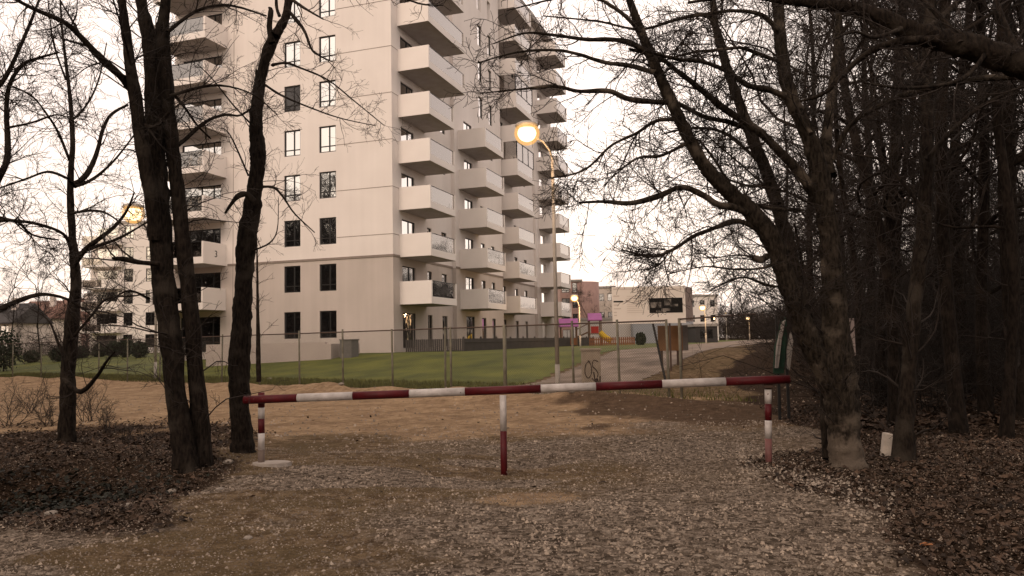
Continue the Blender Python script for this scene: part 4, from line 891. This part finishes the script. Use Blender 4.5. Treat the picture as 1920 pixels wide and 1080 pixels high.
lim = [traced([(1222, 104, 12), (1180, 80, 11), (1142, 74, 9), (1100, 74, 8), (1040, 66, 6), (985, 62, 4), (925, 82, 2.5)], D-.4, 34, -.7), traced([(1228, 136, 11), (1180, 123, 9), (1133, 117, 8), (1086, 102, 7), (1040, 94, 5.5), (970, 98, 4), (895, 118, 2.4)], D-.4, 36, .2),
       traced([(1252, 192, 12), (1183, 187, 11), (1142, 171, 10), (1086, 171, 8), (1040, 162, 6), (970, 168, 4), (900, 175, 2.2)], D-.5, 36, -.5), traced([(1400, 398, 17), (1372, 388, 15), (1346, 384, 14), (1318, 366, 12), (1278, 351, 11), (1234, 368, 11), (1183, 381, 9), (1133, 378, 7), (1086, 380, 4)], D-.2, 34, -.3),
       traced([(1432, 436, 13), (1385, 415, 11), (1341, 427, 8), (1299, 444, 7), (1262, 468, 6), (1220, 481, 5), (1165, 468, 3)], D-.1, 26, -.5), traced([(1270, 225, 8), (1232, 226, 7), (1193, 250, 6), (1146, 273, 5), (1095, 319, 4), (1030, 334, 2.5)], D-.3, 28, -.6),
       traced([(1285, 270, 8), (1239, 292, 6), (1197, 296, 5), (1160, 322, 3), (1130, 350, 2)], D-.3, 20, .5), traced([(1360, 96, 11), (1340, 45, 10), (1318, 28, 9), (1271, 36, 7), (1200, 55, 5), (1120, 40, 4), (1020, 30, 2.5)], D+.5, 34, -.4),
       traced([(1470, 180, 14), (1440, 168, 12), (1401, 160, 11), (1364, 134, 9), (1318, 116, 8), (1271, 111, 7), (1210, 95, 5)], D+.1, 32, -.9), traced([(1410, 245, 11), (1370, 230, 10), (1318, 218, 9), (1271, 194, 8), (1240, 190, 7)], D+.2, 20, -.5),
       traced([(1462, 115, 9), (1440, 108, 8), (1392, 90, 7), (1355, 93, 6), (1300, 98, 5), (1240, 115, 3)], D+.2, 22, -.6), traced([(1420, 300, 8), (1360, 250, 6), (1300, 240, 5), (1240, 252, 3)], D+.3, 18, .4),
       traced([(1440, 420, 9), (1400, 395, 7), (1340, 300, 5), (1310, 262, 3)], D, 18, .6), traced([(1462, 380, 8), (1440, 350, 6), (1400, 348, 5), (1350, 330, 3)], D+.5, 14, .7),
       traced([(1404, 380, 8), (1440, 390, 8), (1500, 395, 5)], D, 10, .5), traced([(1200, 60, 9), (1160, 20, 7), (1100, -10, 5), (1030, 0, 4), (950, 20, 2)], D-.5, 24, -.8),
       traced([(1440, 480, 10), (1425, 488, 16), (1412, 482, 8)], D-.1, 7, -.1), traced([(1480, 470, 7), (1440, 500, 5), (1380, 505, 4), (1320, 500, 2.5), (1250, 515, 1.6)], D, 20, -.6), traced([(1490, 540, 6), (1440, 535, 5), (1390, 520, 4), (1330, 545, 2)], D, 16, .5),
       traced([(1462, 60, 12), (1430, 30, 9), (1380, 20, 7), (1300, 30, 5)], D+.2, 16, -.3), traced([(1562, 300, 9), (1590, 240, 9), (1640, 203, 10), (1730, 167, 12), (1860, 146, 14), (1990, 140, 16)], D-.4, 34, -.4),
       traced([(1520, 250, 9), (1500, 215, 8), (1500, 190, 4)], D, 8, .2)]
droop = growth(lim[:3]+lim[15:16]+lim[7:8], 6, (.4, 1.2), 5, (.2, .55), 3, (.1, .3), up=-.01, rmax=.010, tip=.003)+growth(lim[3:7]+lim[8:15]+lim[16:], 10, (.4, 1.35), 7, (.2, .65), 4, (.1, .32), up=-.01, rmax=.011, tip=.003)
br = droop+growth([R2, R3, R4], 8, (.5, 1.7), 8, (.2, .6), 3, (.1, .3), up=.02, rmax=.011)+growth([R1, R5], 6, (.5, 1.8), 8, (.2, .6), 3, (.1, .3), rmax=.012)
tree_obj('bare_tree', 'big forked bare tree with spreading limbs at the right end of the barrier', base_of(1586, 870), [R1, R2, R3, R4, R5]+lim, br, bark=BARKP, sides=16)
# thin sapling post beside it
s = traced([(1549, 860, 16), (1545, 800, 14), (1543, 700, 12), (1520, 600, 9), (1505, 500, 7), (1490, 420, 4)], 9.9, 24, .5)
tree_obj('sapling', 'thin dark sapling pressed against the left of the forked tree', base_of(1549, 858), [s], growth([s], 3, (.3, .9), 4, (.15, .4)), sides=8)
# --- second right tree
D = 9.9
t5 = traced([(1692, 890, 52), (1694, 850, 40), (1698, 780, 32), (1704, 700, 26), (1708, 640, 28), (1718, 540, 26), (1732, 430, 26), (1738, 300, 24), (1738, 180, 22), (1742, 60, 22), (1750, -80, 16), (1756, -280, 7)], D, 54, .3)
lim = [traced([(1738, 300, 12), (1780, 250, 9), (1840, 200, 8), (1920, 160, 5)], D, 18, -.3), traced([(1736, 400, 8), (1690, 340, 7), (1650, 300, 5), (1600, 290, 3)], D, 18, .6), traced([(1740, 160, 12), (1700, 100, 10), (1650, 60, 7), (1600, 20, 5)], D, 18, .5), traced([(1744, 50, 12), (1800, 0, 10), (1850, -60, 6)], D, 14, .4)]
tree_obj('bare_tree', 'straight mossy bare tree right of the white marker stone', base_of(1692, 876), [t5]+lim, growth([t5]+lim, 3.5, (.5, 1.6), 6, (.2, .6), 3, (.1, .3)), bark=BARK)
# --- tree outside the right edge with the heavy arching limb
D = 8.0
t6 = traced([(2120, 960, 90), (2105, 800, 70), (2090, 600, 62), (2070, 400, 60), (2050, 250, 52), (2040, 60, 34), (2030, -200, 16)], D, 40, .3)
lim = [traced([(2055, 190, 56), (1985, 150, 54), (1920, 122, 52), (1850, 98, 49), (1800, 82, 46), (1735, 68, 42), (1700, 55, 37), (1650, 32, 30), (1600, 16, 25), (1540, 8, 21), (1470, 0, 16), (1390, -8, 9), (1290, 5, 5)], D, 60, .3), traced([(1760, 74, 18), (1700, 76, 16), (1655, 86, 14), (1615, 108, 12), (1580, 140, 11), (1545, 175, 8), (1500, 190, 5)], D, 34, .6),
       traced([(1800, 82, 14), (1770, 40, 11), (1720, -10, 8)], D, 14, .3), traced([(1920, 118, 14), (1890, 60, 11), (1860, -20, 8)], D, 14, .5), traced([(1850, 98, 10), (1800, 150, 8), (1700, 165, 6), (1620, 155, 4)], D, 20, -.5), traced([(1690, 54, 9), (1640, 70, 7), (1600, 60, 5), (1550, 80, 3)], D, 16, -.6)]
tree_obj('bare_tree', 'tree beyond the right edge whose heavy limb arches in along the top right', base_of(2115, 950), [t6]+lim, growth(lim, 5, (.4, 1.5), 6, (.2, .6), 3, (.1, .3), rmax=.012), bark=BARK)

# --- woodland trees: six kinds, copied
def proto_tree(seed, Ht, r0, lean, low, dens=1.):
    g = np.random.default_rng(seed); m_ = 26; z = np.linspace(0, 1, m_); P = np.zeros((1, m_, 3)); P[0, :, 2] = z*Ht-.2
    P[0, :, 0] = lean*z**1.3*Ht+.75*np.sin(z*5+seed)*z+.22*np.sin(z*12+seed*2)*z; P[0, :, 1] = .7*np.sin(z*4.4+seed*3)*z
    R = (r0*(1-z)**.75+.02+r0*.45*np.exp(-z*30))[None]
    T = Tubes(); T.add(P, R, 10)
    a, ra = spawn(P, R, int(22*dens), (2.2, 6.5), 9, (45, 88), .12, .5, r0*.5, .008, t0=low, rng=g, wob=.2, taper=.6); T.add(a, ra, 6)
    if lean:   # fork
        f, rf_ = spawn(P, R, 1, (Ht*.6, Ht*.7), 14, (14, 22), .35, .8, r0*.7, .015, t0=.3, rng=g, wob=.07, taper=.2); T.add(f, rf_, 8); a = np.concatenate([a, f[:, ::2][:, :9] if f.shape[1] >= 17 else f[:, :9]]); ra = np.concatenate([ra, rf_[:, :9]])
    C = Tubes(); b, rb = spawn(a, ra, int(7*dens), (.8, 2.6), 6, (25, 65), .15, .5, .03, .006, t0=.12, rng=g); C.add(b, rb, 4)
    c, rc = spawn(b, rb, 6, (.4, 1.2), 5, (25, 60), .08, .55, .013, .0045, t0=.1, rng=g); C.add(c, rc, 3)
    d, rd_ = spawn(c, rc, 4, (.2, .6), 4, (25, 60), .05, .6, .008, .004, t0=.1, rng=g); C.add(d, rd_, 3)
    return T, C
KW = [(31, 15, .115, .06, .2), (32, 13, .09, -.10, .15), (33, 17, .15, .03, .25), (34, 11, .07, .16, .1), (35, 14, .105, -.05, .18), (36, 12, .08, .04, .1)]
kinds = []
def wood_tree(kind, x, y, rz, s, label):
    if kind >= len(kinds):
        raise ValueError
    if kinds[kind] is None:
        T, C = proto_tree(*KW[kind]); e = empty('woodland_tree', (0, 0, 0)); T.obj('trunk', BARKW, e); C.obj('crown', TWIG, e); kinds[kind] = e
    else: e = copy_tree(kinds[kind])
    e.location = (x, y, tz(x, y)-.05); e.rotation_euler = (0, 0, rz); e.scale = (s, s, s); tag(e, label, 'tree', 'bare trees of the wood on the right'); return e
kinds = [None]*6
g = np.random.default_rng(77); placed = []
def edge(y): return 5.6+(y-9.5)*.315
hand = [(1668, 13.5, 5), (1650, 17, 0), (1790, 12.5, 1), (1842, 15, 4), (1872, 12, 3), (1905, 13.8, 2), (1815, 19, 2), (1765, 22, 4), (1700, 21, 5), (1600, 22, 3), (1560, 26, 1), (1530, 31, 0), (1885, 24, 0), (1500, 38, 5), (1640, 28, 2), (1730, 30, 1)]
PLC = {1668: 'slim bare woodland tree a few metres behind the forked tree', 1650: 'pale woodland tree left of the slim one behind the forked tree', 1790: 'grey woodland trunk right of the straight mossy tree'}
for px, Y, kd in hand: placed.append((float(at(px, 640, Y)[0]), float(Y), kd, PLC.get(px)))
tries = 0
while len(placed) < 64 and tries < 20000:
    tries += 1; y = 14+86*g.random()**1.2; x = edge(y)+(.8+(y*.62+10-edge(y))*g.random()) if y > 12 else 0
    if all((x-a)**2+(y-b)**2 > 3.2 for a, b, _, _ in placed): placed.append((x, y, int(g.integers(6)), None))
placed.sort(key=lambda t: t[1])
for i, (x, y, kd, lb) in enumerate(placed):
    wood_tree(kd, x, y, g.uniform(0, 6.28), g.uniform(.85, 1.15), lb or 'leafless tree standing in the dark wood on the right')
# trees beyond the lawn / along the far side
EXTRA = [(20, 62, 1, .55, 'bare tree beyond the fence at the far left'), (75, 70, 4, .6, 'bare tree in front of the red roofed house'), (165, 85, 0, .5, 'bare tree left of the distant white block'), (-40, 55, 2, .6, 'bare tree just outside the left edge beyond the fence'),
         (1105, 112, 3, .7, 'distant bare tree behind the pink brick building'), (1160, 118, 4, .8, 'distant bare tree rising above the notice board'), (1215, 112, 1, .75, 'distant bare tree above the right half of the notice board'), (1010, 122, 5, .7, 'distant bare tree behind the last balconies'), (1255, 122, 2, .6, 'distant bare tree above the right edge of the notice board')]
for px, Y, kd, s, lb in EXTRA:
    e = wood_tree(kd, float(at(px, 640, Y)[0]), Y, px*.1, s, lb); e['group'] = 'bare trees beyond the fence'

# --- undergrowth and far woods (uncountable masses)
def brush(name, pts, hr, rad, k, m, seed, L2=(.3, .9), k2=5, k3=3, L3=(.15, .5), wv=.14):
    gg = np.random.default_rng(seed); n_ = len(pts); x, y = pts[:, 0], pts[:, 1]; z = terr(x, y); T = Tubes()
    P = np.zeros((n_*k, 6, 3)); b = np.repeat(np.stack([x, y, z-.05], -1), k, 0); hh = gg.uniform(*hr, n_*k); d = nrm(gg.normal(size=(n_*k, 3))*np.array([.75, .75, .0])+np.array([0, 0, 1])); cur = d; P[:, 0] = b
    for j in range(1, 6): cur = nrm(cur+gg.normal(size=cur.shape)*wv); P[:, j] = P[:, j-1]+cur*(hh/5)[:, None]
    R = rad*gg.uniform(.5, 1.2, n_*k)[:, None]*np.linspace(1, .3, 6)[None]; T.add(P, R, 4)
    a, ra = spawn(P, R, k2, L2, 5, (25, 70), .1, .6, rad, rad*.25, t0=.1, rng=gg); T.add(a, ra, 3)
    if k3: c, rc = spawn(a, ra, k3, L3, 4, (25, 65), .05, .7, rad, rad*.22, t0=.1, rng=gg); T.add(c, rc, 3)
    return tag(T.obj(name, m), kind='stuff')
def region(n_, f):
    out = []; gg = np.random.default_rng(n_)
    while len(out) < n_:
        q = f(gg)
        if q is not None: out.append(q)
    return np.array(out)
def fr(gg):
    y = 15+70*gg.random()**1.3; x = edge(y)-1.0+(y*.66+8-edge(y))*gg.random(); return (x, y)
brush('undergrowth', region(800, fr), (1.2, 5), .011, 3, WOODS, 41, (.5, 1.8), 8, 5, (.3, .9), wv=.26)
def fr2(gg):
    y = 72+50*gg.random(); x = y*.375+2+(y*.32+12)*gg.random(); return (x, y)
brush('far_woods', region(330, fr2), (16, 20.5), .065, 1, WOODS, 42, (2, 5.5), 20, 8, (.8, 2.6), wv=.24)
def fr6(gg):
    y = 28+90*gg.random(); x = edge(y)+1.5+(y*.7+25-edge(y))*gg.random(); return (x, y)
brush('woodland_thicket', region(520, fr6), (3, 7), .03, 3, WOODS, 46, (.8, 2.4), 8, 6, (.4, 1.2), wv=.26)
def fr3(gg):      # tree belt closing the road
    x = gg.uniform(37, 85); return (x, 150+gg.uniform(-14, 18)-.1*x)
brush('distant_tree_belt', region(620, fr3), (4, 8.5), .05, 3, mat('hazed_far_stems', (.055, .042, .034), (.08, .062, .05), scale=1), 43, (1., 3), 8, 5, (.5, 1.6))  # stems lightened: distance haze put into the colour
def fr4(gg):
    x = gg.uniform(-75, -30); return (x, 62+gg.uniform(-4, 20)-.45*x*.3)
brush('far_hedge', region(300, fr4), (1.0, 2.6), .02, 3, mat('hazed_far_stems', (.055, .042, .034), (.08, .062, .05), scale=1), 44, (.4, 1.3), 6, 4, (.2, .7))  # same haze-lightened stem colour as the tree belt
def fr5(gg): return (gg.uniform(-45, 45), gg.uniform(-42, -7))
brush('woods_behind_camera', region(200, fr5), (10, 18), .12, 1, WOODS, 45, (2, 7), 14, 7, (1, 3.5))
def fr7(gg):
    t = gg.uniform(36, 75); v = gg.uniform(-38, 34); x = -12-.8*t+.6*v; y = 50-.6*t-.8*v
    return (x, y) if x < -.78*y-4 else None
brush('woods_on_the_left', region(420, fr7), (17, 25), .16, 1, WOODS, 47, (2.5, 7), 22, 10, (1.2, 3.5))
# left scrub: separate shrubs on the bank and by the fence
def shrub(px, py, hgt, k, label, seed, r=.008):
    gg = np.random.default_rng(seed); b = gnd(px, py); T = Tubes(); P = np.zeros((k, 6, 3)); d = nrm(gg.normal(size=(k, 3))*np.array([.5, .5, 0])+np.array([0, 0, 1])); cur = d; P[:, 0, :2] = gg.normal(size=(k, 2))*.08; P[:, 0, 2] = -.05
    for j in range(1, 6): cur = nrm(cur+gg.normal(size=cur.shape)*.15); P[:, j] = P[:, j-1]+cur*(hgt*gg.uniform(.5, 1, k)/5)[:, None]
    R = np.linspace(r, r*.3, 6)[None]*np.ones((k, 1)); T.add(P, R, 5); a, ra = spawn(P, R, 7, (.25*hgt, .5*hgt), 5, (25, 60), .15, .7, .006, .0025, rng=gg); T.add(a, ra, 3); c, rc = spawn(a, ra, 4, (.1*hgt, .25*hgt), 4, (25, 60), .1, .8, .004, .0022, rng=gg); T.add(c, rc, 3)
    o = T.obj('shrub', TWIG); o.location = (b[0], b[1], tz(b[0], b[1])); tag(o, label, 'shrub', 'leafless shrubs on the left'); return o
shrub(60, 775, 1.3, 9, 'leafless shrub at the left edge of the litter bank', 1); shrub(165, 790, 1.2, 10, 'leafless shrub just right of the slender tree', 2); shrub(20, 800, 1.1, 9, 'low leafless shrub at the far left edge', 3)
shrub(205, 812, .8, 8, 'small leafless shrub between the slender tree and the three stemmed tree', 4); shrub(98, 800, .9, 8, 'leafless shrub just left of the slender tree', 5); shrub(250, 835, .5, 6, 'tiny leafless shrub at the foot of the three stemmed tree', 6)
# young tree in the lawn between the trunks
s = traced([(485, 716, 9), (484, 640, 8), (483, 560, 5), (482, 480, 3), (480, 420, 1.5)], 30, 20, 0)
tree_obj('young_tree', 'thin young tree on the lawn right behind the crooked bare tree', (at(485, 716, 30)[0], 30, tz(at(485, 716, 30)[0], 30)), [s], growth([s], 4, (.5, 1.6), 5, (.3, .7), 0, rmax=.012, tip=.006), sides=7)
# round evergreen bush by the shed, hedge cones along the left lawn
def leafy(px, D, r, hgt, label, seed, group=None):
    gg = np.random.default_rng(seed); x = float(at(px, 640, D)[0]); n_ = 1500; q = nrm(gg.normal(size=(n_, 3)))*(gg.random((n_, 1))**.35)*np.array([r, r, hgt/2])*(1+.12*gg.normal(size=(n_, 1)))+np.array([0, 0, hgt/2])
    u = nrm(gg.normal(size=(n_, 3))); v = nrm(np.cross(u, gg.normal(size=(n_, 3)))); s = .11
    V = np.stack([q-u*s, q+v*s*.6, q+u*s, q-v*s*.6], 1).reshape(-1, 3); Fq = np.arange(n_*4).reshape(-1, 4)
    e = empty('evergreen_bush', (x, D, tz(x, D))); tag(e, label, 'bush', group); link_mesh('foliage', V, Fq, mat('evergreen', (.014, .022, .012), (.035, .045, .022), scale=3, island=.4), e); MB().tube([(0, 0, -.1), (0, 0, hgt*.6)], [.06, .03], 6).build('stem', BARK, e)
leafy(1201, 68, .42, 1.1, 'round dark bush in front of the bluish shed', 1)
for i, (px, D, r, h_) in enumerate(((188, 66, .6, 1.1), (214, 64, .55, 1.3), (236, 62, .5, 1.6), (262, 60, .6, 1.2), (8, 58, 1.2, 3.2), (60, 66, .6, 1.0), (112, 64, .7, 1.2), (152, 66, .6, 1.0))):
    leafy(px, D, r, h_, ['clipped bush just left of the ones by the distant block', 'second bush in front of the distant white block', 'tallest bush below the distant white block', 'bush right below the first window column of the distant block', 'large dark bush at the far left behind the fence', 'low dark bush in front of the pale red roofed house', 'low dark bush in front of the pink house', 'bush near the balconies of the distant block'][i], 50+i, 'evergreen bushes beyond the lawn')
# fallen branches on the wood floor
for (a, b, r, lb) in (((1720, 756), (1792, 764), .018, 'fallen pale branch in the litter behind the mossy tree'), ((1636, 752), (1680, 770), .014, 'short pale stick just right of the forked tree'), ((1850, 790), (1925, 800), .016, 'fallen stick near the right edge of the wood')):
    p = gnd(*a); q = gnd(*b); c = (p+q)/2; m_ = MB(); d = (q-p); S = [tuple(p-c+d*t+np.array([0, 0, .05+.03*math.sin(t*7)])) for t in np.linspace(0, 1, 8)]; m_.tube(S, [r*(1-.6*t) for t in np.linspace(0, 1, 8)], 7)
    m_.tube([S[3], (S[3][0]+.12, S[3][1]+.2, S[3][2]+.12)], [r*.5, r*.2], 5); o = m_.build('fallen_branch', mat('dry_wood', (.20, .155, .12), (.12, .09, .07), scale=9), None, True); o.location = tuple(c); tag(o, lb, 'branch')
g_ = gnd(1738, 1026); o = MB(); o.V = [(-.05, -.015, .005), (-.01, -.03, .015), (.045, -.01, .005), (.055, .012, .015), (0, .025, .02), (-.045, .017, .008)]; o.V += [(a, b, c-.004) for a, b, c in o.V]; o.F = [(0, 1, 2, 3, 4, 5), (11, 10, 9, 8, 7, 6)]+[(i, 6+i, 6+(i+1) % 6, (i+1) % 6) for i in range(6)]
o = o.build('orange_leaf', mat('orange_leaf', (.30, .11, .04), (.36, .16, .07), scale=20), None); o.location = (g_[0], g_[1], tz(g_[0], g_[1])+.012); tag(o, 'single orange dead leaf lying at the edge of the track bottom right', 'leaf')

# loose pale rocks along the track edge
PR = mat('pale_rock', (.30, .26, .22), (.20, .17, .14), scale=14, bump=.006)
for i, (px, py, r_, lb) in enumerate(((428, 868, .07, 'pale rock at the foot of the crooked tree'), (412, 918, .04, 'small pale stone just left of the track below the concrete footing'), (95, 966, .07, 'flat pale stone beside the dark hollow bottom left'),
        (465, 1012, .038, 'roundish pale stone lying alone on the dirt bottom left'), (322, 924, .06, 'pale stone at the edge of the dark hollow'), (236, 950, .05, 'pale stone on the rim of the dark hollow'), (112, 816, .07, 'pale scrap of stone in the litter below the slender tree'),
        (1072, 738, .10, 'pale broken stone by the foot of the tall street lamp'), (505, 712, .12, 'pale lump of rubble under the fence behind the crooked tree'), (640, 722, .10, 'pale lump of rubble at the fence left of the middle'))):
    gg = np.random.default_rng(500+i); p = gnd(px, py); m_ = MB().sphere((0, 0, 0), 1, 9, 6); V = np.array(m_.V); V = V*(1+.22*vnoise(V[:, 0]*1.3+i*5, V[:, 1]*1.3+V[:, 2]))[:, None]*np.array([r_*gg.uniform(.9, 1.3), r_, r_*.5])
    m_.V = [tuple(v) for v in V]; o = m_.build('rock', PR); o.location = (p[0], p[1], tz(p[0], p[1])+r_*.12); o.rotation_euler = (0, 0, float(gg.uniform(0, 6))); tag(o, lb, 'rock', 'loose pale rocks beside the track')

def blades(name, n_, seed):
    g = np.random.default_rng(seed); x = g.uniform(-34, 6, n_); fd = .35+3.6*g.random(n_)**1.8; y = 20+(fd-(x-4)*.611)/.792; k = is_lawn(x, y) | (g.random(n_) < .12); x, y = x[k], y[k]; n_ = len(x); z = terr(x, y)+.008
    h = g.uniform(.05, .17, n_); a = g.uniform(0, 6.28, n_); w_ = .012; dx, dy = np.cos(a)*w_, np.sin(a)*w_; lx, ly = g.normal(size=n_)*.05, g.normal(size=n_)*.05
    V = np.stack([np.stack([x-dx, y-dy, z], -1), np.stack([x+dx, y+dy, z], -1), np.stack([x+lx, y+ly, z+h], -1)], 1).reshape(-1, 3)
    return tag(link_mesh(name, V, np.arange(len(V)).reshape(-1, 3), mat('grass_blade', (.055, .062, .012), (.14, .13, .035), scale=1, island=.4)), kind='stuff')
blades('grass_tufts', 60000, 61)
